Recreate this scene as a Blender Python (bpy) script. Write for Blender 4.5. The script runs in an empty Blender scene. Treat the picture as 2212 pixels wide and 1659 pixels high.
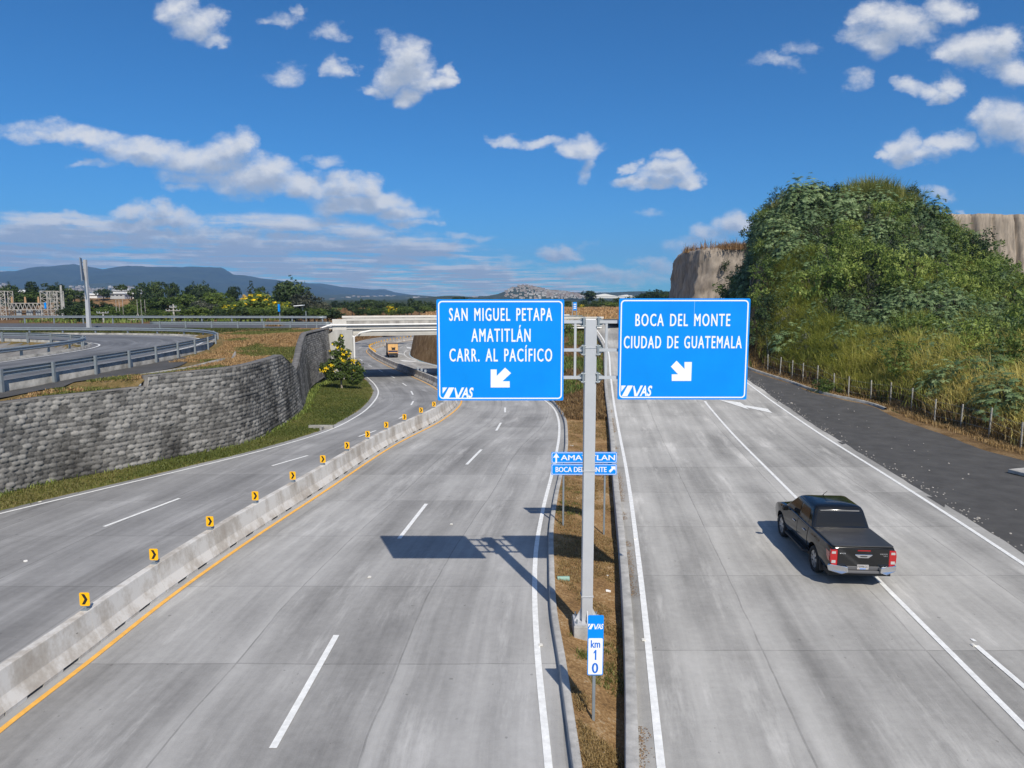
import bpy, math, random
import numpy as np
from mathutils import Vector, Matrix
random.seed(7); RNG = np.random.default_rng(7)
S = bpy.context.scene; COL = S.collection
# ---------------------------------------------------------------- camera
TH = math.radians(7.05); CAMZ = 8.0; F = 1533.0; CX, CY = 1106.0, 829.5
cam = bpy.data.cameras.new('camera'); camo = bpy.data.objects.new('camera', cam); COL.objects.link(camo)
camo.location = (0, 0, CAMZ); camo.rotation_euler = (math.pi/2-TH, 0, 0)
cam.sensor_width = 36; cam.lens = 36*F/2212; cam.clip_start = .1; cam.clip_end = 60000
S.camera = camo
S.view_settings.view_transform = 'Standard'; S.view_settings.look = 'None'
S.view_settings.exposure = 0.0; S.view_settings.gamma = 1
cS, sS = math.cos(TH), math.sin(TH)
def ray(px, py):
    u = (px-CX)/F; w = (CY-py)/F
    return u, cS+w*sS, -sS+w*cS
def PY(px, py, Y):                      # point of the sight line at depth Y
    u, a, b = ray(px, py); t = Y/a
    return (u*t, Y, CAMZ+b*t)
def PZ(px, py, z=0.0):
    if callable(z):
        u, a, b = ray(px, py); lo, hi = 3.0, 400.0
        Y = 3.0
        while Y < 400:
            if CAMZ+b*Y/a <= z(Y): break
            Y += .25
        return (u*Y/a, Y, float(z(Y)))
    u, a, b = ray(px, py); t = (z-CAMZ)/b
    return (u*t, a*t, z)
# ---------------------------------------------------------------- sun
SUN = Vector((.3644*math.cos(math.radians(46.4)), -.9312*math.cos(math.radians(46.4)), math.sin(math.radians(46.4))))
sl = bpy.data.lights.new('sun', 'SUN'); sl.energy = 4.9; sl.angle = math.radians(.5); sl.color = (1, .92, .80)
so = bpy.data.objects.new('sun', sl); COL.objects.link(so); so.location = (20, -50, 60)
so.rotation_euler = SUN.to_track_quat('Z', 'Y').to_euler()
# ---------------------------------------------------------------- world: sky + clouds
W = bpy.data.worlds.new('World'); S.world = W; W.use_nodes = True
nt = W.node_tree; N = nt.nodes; L = nt.links; N.clear()
def nd(t, tree=None, **k):
    n = (tree or nt).nodes.new(t)
    for a, b in k.items(): setattr(n, a, b)
    return n
def mth(op, a, b=None, c=None, tree=None, clamp=False):
    tr = tree or nt; n = tr.nodes.new('ShaderNodeMath'); n.operation = op; n.use_clamp = clamp
    for i, v in enumerate((a, b, c)):
        if v is None: continue
        if isinstance(v, (int, float)): n.inputs[i].default_value = v
        else: tr.links.new(v, n.inputs[i])
    return n.outputs[0]
sky = nd('ShaderNodeTexSky', sky_type='NISHITA', sun_disc=False, sun_elevation=math.radians(46.4),
         sun_rotation=math.atan2(.3644, -.9312), altitude=1500, air_density=1.0, dust_density=.35, ozone_density=2.2)
CL = [  # clouds: centre x, y, radius x, y (in the v grid of sight lines), weight
 (860,118,52,44,1),(885,150,60,40,1),(838,165,50,38,1),(893,208,42,30,1),(800,195,30,18,.7),(958,172,30,24,.95),(966,143,16,18,.8),(925,175,35,25,.9),
 (725,147,30,24,.85),(620,158,44,24,.65),(610,45,34,12,.5),(712,78,36,18,.55),(645,30,14,8,.4),
 (385,18,48,26,.8),(415,55,60,30,.85),(460,85,40,16,.75),(450,45,30,20,.7),(360,35,30,20,.7),
 (1930,38,90,40,.95),(1895,85,60,38,.9),(2050,12,60,34,.95),(1865,30,40,25,.8),(1975,70,60,30,.9),(1848,168,28,18,.5),(1690,135,50,16,.5),(1740,105,40,14,.45),
 (2115,108,95,42,1),(2195,150,60,36,1),(2160,95,60,40,1),(2060,125,50,25,.9),(1970,188,44,18,.85),(2045,190,38,24,.9),(2010,205,30,18,.8),
 (2165,265,75,48,1),(2215,285,60,45,1),(2120,250,35,25,.9),(1960,312,44,30,1),(2045,308,46,22,.95),(1992,330,60,20,.95),(1925,328,30,12,.8),
 (1247,318,46,30,1),(1215,322,30,20,.9),(1165,303,46,13,.8),(1105,296,30,12,.7),(1252,368,20,20,.65),
 (1445,372,60,18,1),(1480,382,38,18,1),(1400,390,60,14,1),(1435,345,38,13,.85),(1462,358,20,18,.85),(1363,360,24,12,.8),
 (1210,537,64,17,1),(1185,545,45,12,.9),(1245,545,35,10,.8),(2020,420,38,14,.65),(2080,458,22,8,.6),(1420,462,34,10,.4),(1600,490,40,26,.9),(1560,510,50,24,.75),(1500,545,60,20,.5),
 (60,272,80,14,.6),(130,290,100,18,.85),(210,305,80,22,.95),(310,325,80,34,1),(390,335,70,34,1),(470,345,80,42,1),(525,325,40,34,1),(580,365,60,34,1),(560,395,110,34,1),(430,385,80,22,.75),(650,400,80,28,1),(740,405,70,24,1),(800,405,32,28,1),(830,435,70,28,1),(760,440,110,30,1),(870,465,60,22,1),(890,490,40,10,.75),(700,355,30,14,.55),(400,412,40,12,.55),(220,358,50,8,.5),
 (265,455,40,20,1),(325,458,45,20,1),(365,470,40,16,.95),(120,472,110,14,.9),(300,485,160,18,1),(60,500,130,22,1),(250,515,200,20,1),(470,505,130,18,.95),(630,520,120,18,.95),(740,505,60,14,.9),(800,512,70,24,1),(860,532,60,16,.95),(560,492,80,10,.85),
 (60,540,120,14,.8),(160,552,110,14,.8),(860,562,110,14,.8),(1080,575,70,12,.7),(1330,598,120,14,.7),(1260,580,70,14,.75),(1420,575,60,14,.7),(1000,515,60,8,.45)]
grp = bpy.data.node_groups.new('cloud_field', 'ShaderNodeTree')
grp.interface.new_socket('P', in_out='INPUT', socket_type='NodeSocketVector')
grp.interface.new_socket('D', in_out='OUTPUT', socket_type='NodeSocketFloat')
gi = grp.nodes.new('NodeGroupInput'); go = grp.nodes.new('NodeGroupOutput')
def vop(op, *a):
    n = grp.nodes.new('ShaderNodeVectorMath'); n.operation = op
    for i, q in enumerate(a):
        if isinstance(q, tuple): n.inputs[i].default_value = q
        else: grp.links.new(q, n.inputs[i])
    return n.outputs[0]
gs = grp.nodes.new('ShaderNodeSeparateXYZ'); grp.links.new(gi.outputs[0], gs.inputs[0])
def rep(o):
    c = grp.nodes.new('ShaderNodeCombineXYZ')
    for k in range(3): grp.links.new(o, c.inputs[k])
    return c.outputs[0]
gu, gv = rep(gs.outputs[0]), rep(gs.outputs[1])
def blob(x, y, rx, ry, wt):
    u, a, b = ray(x, y); u0, v0 = u/a, b/a; u1, a1, b1 = ray(x+rx, y-ry)
    ru = abs(u1/a1-u0)*1.22; rv = abs(b1/a1-v0)*1.28; return 1/ru, -u0/ru, 1/rv, -v0/rv, wt
while len(CL) % 3: CL.append(CL[-1])
acc = None
for i in range(0, len(CL), 3):              # three clouds at a time, one per vector component
    q = list(zip(*[blob(*c) for c in CL[i:i+3]]))
    qx = vop('MULTIPLY_ADD', gu, q[0], q[1]); qy = vop('MULTIPLY_ADD', gv, q[2], q[3])
    dd = vop('MULTIPLY_ADD', qy, qy, vop('MULTIPLY', qx, qx))
    f = vop('MULTIPLY_ADD', dd, tuple(-w for w in q[4]), q[4])
    acc = f if acc is None else vop('MAXIMUM', acc, f)
ge = grp.nodes.new('ShaderNodeSeparateXYZ'); grp.links.new(acc, ge.inputs[0])
acc = mth('SMOOTH_MAX', mth('SMOOTH_MAX', ge.outputs[0], ge.outputs[1], .2, tree=grp), ge.outputs[2], .2, tree=grp)
grp.links.new(acc, go.inputs[0])
tc = nd('ShaderNodeTexCoord'); sx = nd('ShaderNodeSeparateXYZ'); L.new(tc.outputs['Generated'], sx.inputs[0])
yy = mth('MAXIMUM', sx.outputs[1], .08)
cu = mth('DIVIDE', sx.outputs[0], yy); cv = mth('DIVIDE', sx.outputs[2], yy)
uv = nd('ShaderNodeCombineXYZ'); L.new(cu, uv.inputs[0]); L.new(cv, uv.inputs[1])
def cloud_density(vec):
    sc = nd('ShaderNodeVectorMath', operation='MULTIPLY'); L.new(vec, sc.inputs[0]); sc.inputs[1].default_value = (1, 1.5, 1)
    n1 = nd('ShaderNodeTexNoise', noise_dimensions='2D'); n1.inputs['Scale'].default_value = 9; n1.inputs['Detail'].default_value = 7; n1.inputs['Roughness'].default_value = .6
    L.new(sc.outputs[0], n1.inputs['Vector'])
    n2 = nd('ShaderNodeTexNoise', noise_dimensions='2D'); n2.inputs['Scale'].default_value = 30; n2.inputs['Detail'].default_value = 5; n2.inputs['Roughness'].default_value = .62
    L.new(sc.outputs[0], n2.inputs['Vector'])
    cc = nd('ShaderNodeVectorMath', operation='SUBTRACT'); L.new(n1.outputs['Color'], cc.inputs[0]); cc.inputs[1].default_value = (.5, .5, .5)
    w = nd('ShaderNodeVectorMath', operation='MULTIPLY_ADD'); L.new(cc.outputs[0], w.inputs[0]); w.inputs[1].default_value = (.10, .055, 0); L.new(vec, w.inputs[2])
    g = nt.nodes.new('ShaderNodeGroup'); g.node_tree = grp; L.new(w.outputs[0], g.inputs[0])
    # low deck of cloud streaks seen in perspective
    s2 = nd('ShaderNodeSeparateXYZ'); L.new(vec, s2.inputs[0]); V_ = mth('MAXIMUM', mth('ADD', s2.outputs[1], .012), .008)
    c2 = nd('ShaderNodeCombineXYZ'); L.new(mth('DIVIDE', s2.outputs[0], V_), c2.inputs[0]); L.new(mth('DIVIDE', 1.0, V_), c2.inputs[1])
    n3 = nd('ShaderNodeTexNoise', noise_dimensions='2D'); n3.inputs['Scale'].default_value = .42; n3.inputs['Detail'].default_value = 6; n3.inputs['Roughness'].default_value = .58; L.new(c2.outputs[0], n3.inputs['Vector'])
    ed = mth('SUBTRACT', mth('MULTIPLY_ADD', s2.outputs[1], -3.7, .26), s2.outputs[0])
    k1 = nd('ShaderNodeMapRange', interpolation_type='SMOOTHSTEP'); L.new(ed, k1.inputs[0]); k1.inputs[1].default_value = -.05; k1.inputs[2].default_value = .2
    k2 = nd('ShaderNodeMapRange', interpolation_type='SMOOTHSTEP'); L.new(s2.outputs[1], k2.inputs[0]); k2.inputs[1].default_value = .135; k2.inputs[2].default_value = .085
    lay = mth('MULTIPLY_ADD', mth('MULTIPLY', k1.outputs[0], k2.outputs[0]), mth('MULTIPLY_ADD', n3.outputs['Fac'], 5.6, -1.25), -.6)
    base = mth('MAXIMUM', mth('MAXIMUM', g.outputs[0], lay), -.6)
    a = mth('MULTIPLY_ADD', n2.outputs['Fac'], 1.05, -.52)
    return mth('ADD', base, a)
d0 = cloud_density(uv.outputs[0])
ofc = nd('ShaderNodeCombineXYZ'); ofc.inputs[0].default_value = .006; L.new(mth('MINIMUM', mth('MULTIPLY', mth('MAXIMUM', cv, .02), .16), .022), ofc.inputs[1])
off = nd('ShaderNodeVectorMath', operation='ADD'); L.new(uv.outputs[0], off.inputs[0]); L.new(ofc.outputs[0], off.inputs[1])
d1 = cloud_density(off.outputs[0])
alpha = nd('ShaderNodeMapRange', interpolation_type='SMOOTHSTEP'); L.new(d0, alpha.inputs[0])
alpha.inputs[1].default_value = -.06; alpha.inputs[2].default_value = 1.1
lit = nd('ShaderNodeMapRange', interpolation_type='SMOOTHSTEP'); L.new(d1, lit.inputs[0])
lit.inputs[1].default_value = 1.05; lit.inputs[2].default_value = .0
crp = nd('ShaderNodeValToRGB'); L.new(lit.outputs[0], crp.inputs[0])
e = crp.color_ramp.elements; e[0].position = 0; e[0].color = (.47, .53, .63, 1); e[1].position = 1; e[1].color = (.93, .93, .93, 1)
m1 = e.new(.45); m1.color = (.68, .72, .79, 1)
hsv = nd('ShaderNodeVectorMath', operation='MULTIPLY'); L.new(sky.outputs[0], hsv.inputs[0]); hsv.inputs[1].default_value = (.20, .80, 1.30)
b1 = nd('ShaderNodeBackground'); L.new(hsv.outputs[0], b1.inputs[0]); b1.inputs[1].default_value = .084
b2 = nd('ShaderNodeBackground'); L.new(crp.outputs[0], b2.inputs[0]); b2.inputs[1].default_value = .92
up = mth('GREATER_THAN', sx.outputs[1], .08)
bn = nd('ShaderNodeTexNoise'); bn.inputs['Scale'].default_value = 3; bn.inputs['Detail'].default_value = 5; L.new(tc.outputs['Generated'], bn.inputs[0])
bk_ = mth('MULTIPLY', mth('MULTIPLY_ADD', bn.outputs['Fac'], 3., -1.25, clamp=True), mth('SUBTRACT', 1.0, up))   # unseen broken cloud added behind the camera to make the fill light less blue
al = mth('MULTIPLY', mth('MULTIPLY_ADD', alpha.outputs[0], up, bk_), .95)
mx = nd('ShaderNodeMixShader'); L.new(al, mx.inputs[0]); L.new(b1.outputs[0], mx.inputs[1]); L.new(b2.outputs[0], mx.inputs[2])
wo = nd('ShaderNodeOutputWorld'); L.new(mx.outputs[0], wo.inputs[0])
W.cycles.sampling_method = 'MANUAL'; W.cycles.sample_map_resolution = 512
# ---------------------------------------------------------------- mesh helpers
def mesh_np(name, V, Fq, uv=None, tint=None, smooth=False):
    V = np.asarray(V, dtype=np.float32).reshape(-1, 3); Fq = np.asarray(Fq, dtype=np.int32); k = Fq.shape[1]
    me = bpy.data.meshes.new(name); me.vertices.add(len(V)); me.vertices.foreach_set('co', V.ravel())
    me.loops.add(Fq.size); me.loops.foreach_set('vertex_index', Fq.ravel())
    me.polygons.add(len(Fq)); me.polygons.foreach_set('loop_start', np.arange(0, Fq.size, k, dtype=np.int32))
    me.polygons.foreach_set('loop_total', np.full(len(Fq), k, dtype=np.int32))
    if smooth: me.polygons.foreach_set('use_smooth', np.ones(len(Fq), dtype=bool))
    me.update(calc_edges=True)
    if uv is not None:
        l = me.uv_layers.new(name='UVMap'); l.data.foreach_set('uv', np.asarray(uv, dtype=np.float32)[Fq.ravel()].ravel())
    if tint is not None:
        at = me.attributes.new('tint', 'FLOAT', 'FACE'); at.data.foreach_set('value', np.asarray(tint, dtype=np.float32))
    me.validate(); return me
def link(name, me, mat=None, parent=None, loc=None):
    o = bpy.data.objects.new(name, me); COL.objects.link(o)
    if mat is not None and me is not None and not me.materials:
        for m in (mat if isinstance(mat, (list, tuple)) else [mat]): me.materials.append(m)
    if parent: o.parent = parent
    if loc is not None: o.location = loc
    return o
def tag(o, label=None, cat=None, group=None, kind=None):
    if label: o['label'] = label
    if cat: o['category'] = cat
    if group: o['group'] = group
    if kind: o['kind'] = kind
    return o
def thing(name, label, cat, loc=(0, 0, 0), group=None, rz=0):
    o = bpy.data.objects.new(name, None); COL.objects.link(o); o.location = loc; o.rotation_euler = (0, 0, rz); o.empty_display_size = .3
    return tag(o, label, cat, group)
def struct(o, label=None, cat='ground'):
    o['kind'] = 'structure'
    if label: o['label'] = label
    o['category'] = cat
    return o
class MB:
    def __init__(s): s.v = []; s.f = []; s.mi = []; s.m = 0
    def add(s, V, Fs):
        b = len(s.v); s.v += [tuple(map(float, p)) for p in V]
        for q in Fs: s.f.append([b+i for i in q]); s.mi.append(s.m)
    def box(s, c, d, rz=0, tilt=None):
        hx, hy, hz = d[0]/2, d[1]/2, d[2]/2
        P = [Vector((x, y, z)) for z in (-hz, hz) for x, y in ((-hx, -hy), (hx, -hy), (hx, hy), (-hx, hy))]
        M = Matrix.Rotation(rz, 3, 'Z')
        if tilt: M = M @ Matrix.Rotation(tilt[0], 3, 'X') @ Matrix.Rotation(tilt[1], 3, 'Y')
        s.add([M @ p + Vector(c) for p in P], [(3, 2, 1, 0), (4, 5, 6, 7), (0, 1, 5, 4), (1, 2, 6, 5), (2, 3, 7, 6), (3, 0, 4, 7)]); return s
    def b2(s, lo, hi): return s.box([(a+b)/2 for a, b in zip(lo, hi)], [b-a for a, b in zip(lo, hi)])
    def tube(s, pts, r, n=8, cap=True):
        pts = [Vector(p) for p in pts]; rr = r if isinstance(r, (list, tuple)) else [r]*len(pts); V = []; Fs = []
        for i, p in enumerate(pts):
            t = (pts[min(i+1, len(pts)-1)]-pts[max(i-1, 0)]).normalized()
            a = t.cross(Vector((0, 0, 1)) if abs(t.z) < .9 else Vector((1, 0, 0))).normalized(); b = t.cross(a)
            for k in range(n):
                q = 2*math.pi*k/n; V.append(p+(a*math.cos(q)+b*math.sin(q))*rr[i])
        for i in range(len(pts)-1):
            for k in range(n): Fs.append((i*n+k, i*n+(k+1) % n, (i+1)*n+(k+1) % n, (i+1)*n+k))
        if cap: Fs.append(tuple(range(n))[::-1]); Fs.append(tuple((len(pts)-1)*n+k for k in range(n)))
        s.add(V, Fs); return s
    def bar(s, a, b, w, h=None):            # square bar from a to b
        h = h or w; a = Vector(a); b = Vector(b); t = (b-a).normalized()
        x = t.cross(Vector((0, 0, 1)) if abs(t.z) < .9 else Vector((0, 1, 0))).normalized()*w/2; y = t.cross(x.normalized())*h/2
        V = [p+i*x+j*y for p in (a, b) for i, j in ((-1, -1), (1, -1), (1, 1), (-1, 1))]
        s.add(V, [(3, 2, 1, 0), (4, 5, 6, 7), (0, 1, 5, 4), (1, 2, 6, 5), (2, 3, 7, 6), (3, 0, 4, 7)]); return s
    def prism(s, poly, a, b, ax='y'):       # polygon in the plane across ax, from a to b
        def P(p, t): return {'y': (p[0], t, p[1]), 'x': (t, p[0], p[1]), 'z': (p[0], p[1], t)}[ax]
        n = len(poly); V = [P(p, a) for p in poly]+[P(p, b) for p in poly]
        Fs = [tuple(range(n))[::-1], tuple(range(n, 2*n))]+[(i, (i+1) % n, n+(i+1) % n, n+i) for i in range(n)]
        s.add(V, Fs); return s
    def loft(s, rings, closed=True, cap=True):
        n = len(rings[0]); V = [p for r in rings for p in r]; Fs = []
        for i in range(len(rings)-1):
            for k in range(n if closed else n-1): Fs.append((i*n+k, i*n+(k+1) % n, (i+1)*n+(k+1) % n, (i+1)*n+k))
        if cap: Fs.append(tuple(range(n))[::-1]); Fs.append(tuple((len(rings)-1)*n+k for k in range(n)))
        s.add(V, Fs); return s
    def mesh(s, name, origin=(0, 0, 0), smooth=False):
        me = bpy.data.meshes.new(name); o = origin
        me.from_pydata([(x-o[0], y-o[1], z-o[2]) for x, y, z in s.v], [], s.f)
        me.polygons.foreach_set('material_index', s.mi)
        if smooth: me.polygons.foreach_set('use_smooth', [True]*len(s.f))
        me.update(); 
        import bmesh
        bm = bmesh.new(); bm.from_mesh(me); bmesh.ops.recalc_face_normals(bm, faces=bm.faces); bm.to_mesh(me); bm.free()
        return me
    def build(s, name, mat, parent=None, origin=(0, 0, 0), smooth=False, bevel=0, seg=2, loc=None):
        o = link(name, s.mesh(name, origin, smooth), mat, parent, loc)
        if bevel:
            m = o.modifiers.new('bevel', 'BEVEL'); m.width = bevel; m.segments = seg; m.limit_method = 'ANGLE'; m.angle_limit = math.radians(40); m.harden_normals = False
        if not parent and tuple(origin) != (0, 0, 0) and loc is None: o.location = origin
        return o
def pchip(xs, ys):
    xs = np.array(xs, float); ys = np.array(ys, float); h = np.diff(xs); d = np.diff(ys)/h; n = len(xs); m = np.zeros(n)
    m[0] = d[0]; m[-1] = d[-1]
    for i in range(1, n-1):
        m[i] = 0 if False else (h[i-1]*d[i]+h[i]*d[i-1])/(h[i-1]+h[i])
    def f(x):
        x = np.asarray(x, float); i = np.clip(np.searchsorted(xs, x)-1, 0, n-2); t = (x-xs[i])/h[i]
        y = (2*t**3-3*t**2+1)*ys[i]+(t**3-2*t**2+t)*h[i]*m[i]+(-2*t**3+3*t**2)*ys[i+1]+(t**3-t**2)*h[i]*m[i+1]
        y = np.where(x < xs[0], ys[0]+m[0]*(x-xs[0]), y); return np.where(x > xs[-1], ys[-1]+m[-1]*(x-xs[-1]), y)
    return f
def table(kn):
    g = np.arange(-40, 420, .5); y = np.interp(g, [k[0] for k in kn], [k[1] for k in kn])
    k = np.exp(-.5*(np.arange(-16, 17)/6.)**2); k /= k.sum(); y2 = np.convolve(np.pad(y, 16, 'edge'), k, 'valid')
    return lambda Y: np.interp(Y, g, y2)
zL = table([(35, 0), (50, -.25), (65, -.75), (85, -1.75), (105, -2.5), (125, -3.0), (160, -3.6), (200, -4), (260, -4.3)])
zR = table([(40, 0), (50, .35), (60, 1.0), (75, 2.35), (88, 3.9), (96, 4.6), (104, 4.72), (300, 4.75)])
def curve(pts, z, ext=()):              # sight-line points on a road profile -> X as a function of Y
    q = [PZ(x, y, z)[:2] for x, y in pts]+[(x, y) for x, y in ext]
    q.sort(key=lambda p: p[1]); r = [q[0]]
    for p in q[1:]:
        if p[1]-r[-1][1] > .4: r.append(p)
    return pchip([p[1] for p in r], [p[0] for p in r])
def sm(a, b, x):
    t = np.clip((np.asarray(x, float)-a)/(b-a), 0, 1); return t*t*(3-2*t)
XLE = curve([(0,1113),(200,1065),(400,1015),(550,978),(700,935),(770,900),(808,868),(817,850),(811,833),(797,818.6),(782,806),(797,733),(839,727),(894,723)], zL, [(-28.5,8),(-33.5,0),(-28.5,120),(-36.5,155),(-39.8,180),(-12,262)])
XYL = curve([(0,1596),(175,1451),(372,1288),(520,1182),(706,1059),(850,965),(960,905),(997,868)], zL, [(-9.35,8),(-9.3,2),(-6.4,69),(-11.2,87),(-16.9,105),(-26.2,136),(-29.6,150),(-30.6,165),(-27.6,192),(-22,215),(-5,255)])
def XB(Y): return XYL(Y)-.56
XCE = curve([(1185,1659),(1160,1400),(1155,1290),(1157,1200),(1172,1106),(1191.7,1027),(1203,974),(1208,937),(1206.7,909),(1193,879),(1178,866),(944,791.5),(900,780),(876,769),(879,758)], zL, [(-2.2,80),(-21.5,158),(-19,172),(-14,190),(0,225)])
XKL = curve([(1232.6,1659),(1216,1544),(1205,1444),(1188,1340),(1184,1228),(1184,1164),(1193.5,1090),(1206.6,1032),(1219,974),(1220,942),(1218,914),(1200,878)], zL, [(-1.5,80),(-10.2,105),(-15.1,118),(-19,132),(-20.9,148),(-20.5,158),(-18,172),(-13,190),(1,225)])
XKR = curve([(1348,1659),(1348.5,1562.6),(1346,1377),(1336.6,1191),(1323.6,1042),(1316.6,936),(1305,826),(1304,785),(1302,749),(1286,717)], lambda Y: zR(Y)+.16)
XRL = curve([(1428,1659),(1383,1245),(1350,1000),(1339,944),(1327,876),(1319,813),(1311.6,752),(1304,735.5),(1287,711)], zR)
XRM = curve([(2212,1577),(2122,1486),(1968,1328),(1877,1241),(1719.5,1075),(1658,1014),(1609,964),(1556,909),(1536,888),(1522,868)], zR)
XRE = curve([(2212,1222),(2025,1097),(1933,1038.6),(1842,982),(1765,936),(1689,884),(1609,820)], zR, [(12.5,4),(23.5,75),(25,90),(27,105)])
XGS = curve([(2212,990),(2147,973),(2055.6,939),(1964,908.7),(1866,870.6),(1796,855),(1707,826),(1611,793)], zR, [(23.5,22),(22,8),(26.8,80),(29.3,95),(31.5,110)])
XWB = curve([(0,1069),(130,1036),(197,1025),(353,993),(502,961.5),(584,928),(625,902),(669.6,842.5),(703,827.6)], zL, [(-27.5,15),(-31,5)])
def WT(Y): return np.interp(Y, [0, 34.0, 34.01, 46.2, 46.8, 51.5, 53, 66, 80], [3.65, 3.66, 4.16, 4.18, 4.05, 2.6, 2.75, 4.6, 4.5])
def fit(f, a, b, deg=2):
    y = np.linspace(a, b, 60); c = np.polyfit(y, f(y), deg); return lambda Y: np.polyval(c, np.asarray(Y, float))
XRM = fit(XRM, 11, 52, 2); XRE = fit(XRE, 13, 60, 2)
# cross road / bridge near edge
def YX(x): return 79.5+np.where(np.asarray(x) > -20, .28*(np.asarray(x)+20), -.05*(np.asarray(x)+20))
# ---------------------------------------------------------------- materials
def lin(c):
    return tuple(((v/255)/12.92 if v/255 <= .04045 else ((v/255+.055)/1.055)**2.4) for v in c)
def mat(name, col=(.5, .5, .5), rough=.7, metal=0, spec=.5, var=0, scale=8, bump=0, bscale=40, coat=0, coords='Object', col2=None, detail=5, stretch=None):
    m = bpy.data.materials.new(name); m.use_nodes = True; t = m.node_tree; p = t.nodes['Principled BSDF']
    p.inputs['Base Color'].default_value = (*col, 1); p.inputs['Roughness'].default_value = rough; p.inputs['Metallic'].default_value = metal
    p.inputs['Specular IOR Level'].default_value = spec
    if coat: p.inputs['Coat Weight'].default_value = coat; p.inputs['Coat Roughness'].default_value = .03
    if var or bump or col2:
        c = t.nodes.new('ShaderNodeTexCoord'); vec = c.outputs[coords]
        if stretch:
            mp = t.nodes.new('ShaderNodeMapping'); mp.inputs['Scale'].default_value = stretch; t.links.new(vec, mp.inputs[0]); vec = mp.outputs[0]
    if var or col2:
        n = t.nodes.new('ShaderNodeTexNoise'); n.inputs['Scale'].default_value = scale; n.inputs['Detail'].default_value = detail; n.inputs['Roughness'].default_value = .65
        t.links.new(vec, n.inputs['Vector']); r = t.nodes.new('ShaderNodeValToRGB'); t.links.new(n.outputs['Fac'], r.inputs[0])
        a = col2 or tuple(v*(1-var) for v in col); b = col if col2 else tuple(min(1, v*(1+var)) for v in col)
        r.color_ramp.elements[0].position = .32; r.color_ramp.elements[0].color = (*a, 1)
        r.color_ramp.elements[1].position = .68; r.color_ramp.elements[1].color = (*b, 1)
        t.links.new(r.outputs[0], p.inputs['Base Color'])
    if bump:
        n = t.nodes.new('ShaderNodeTexNoise'); n.inputs['Scale'].default_value = bscale; n.inputs['Detail'].default_value = 4; t.links.new(vec, n.inputs['Vector'])
        b = t.nodes.new('ShaderNodeBump'); b.inputs['Strength'].default_value = bump; b.inputs['Distance'].default_value = .03
        t.links.new(n.outputs['Fac'], b.inputs['Height']); t.links.new(b.outputs[0], p.inputs['Normal'])
    return m
def leafmat(name, cols, trans=.25, rough=.55):
    m = bpy.data.materials.new(name); m.use_nodes = True; t = m.node_tree; p = t.nodes['Principled BSDF']
    a = t.nodes.new('ShaderNodeAttribute'); a.attribute_name = 'tint'; oi = t.nodes.new('ShaderNodeObjectInfo')
    r = t.nodes.new('ShaderNodeValToRGB'); t.links.new(a.outputs['Fac'], r.inputs[0])
    k = len(cols); el = r.color_ramp.elements
    el[0].position = 0; el[0].color = (*cols[0], 1); el[1].position = 1; el[1].color = (*cols[-1], 1)
    for i in range(1, k-1): q = el.new(i/(k-1)); q.color = (*cols[i], 1)
    h = t.nodes.new('ShaderNodeHueSaturation'); t.links.new(r.outputs[0], h.inputs['Color'])
    v = t.nodes.new('ShaderNodeMapRange'); t.links.new(oi.outputs['Random'], v.inputs[0]); v.inputs[3].default_value = .62; v.inputs[4].default_value = 1.42; t.links.new(v.outputs[0], h.inputs['Value'])
    v2 = t.nodes.new('ShaderNodeMapRange'); t.links.new(oi.outputs['Random'], v2.inputs[0]); v2.inputs[3].default_value = .515; v2.inputs[4].default_value = .485; t.links.new(v2.outputs[0], h.inputs['Hue'])
    t.links.new(h.outputs[0], p.inputs['Base Color']); p.inputs['Roughness'].default_value = rough; p.inputs['Specular IOR Level'].default_value = .3
    tr = t.nodes.new('ShaderNodeBsdfTranslucent'); t.links.new(h.outputs[0], tr.inputs[0])
    mx = t.nodes.new('ShaderNodeMixShader'); mx.inputs[0].default_value = trans; t.links.new(p.outputs[0], mx.inputs[1]); t.links.new(tr.outputs[0], mx.inputs[2])
    t.links.new(mx.outputs[0], t.nodes['Material Output'].inputs[0]); return m
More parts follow.
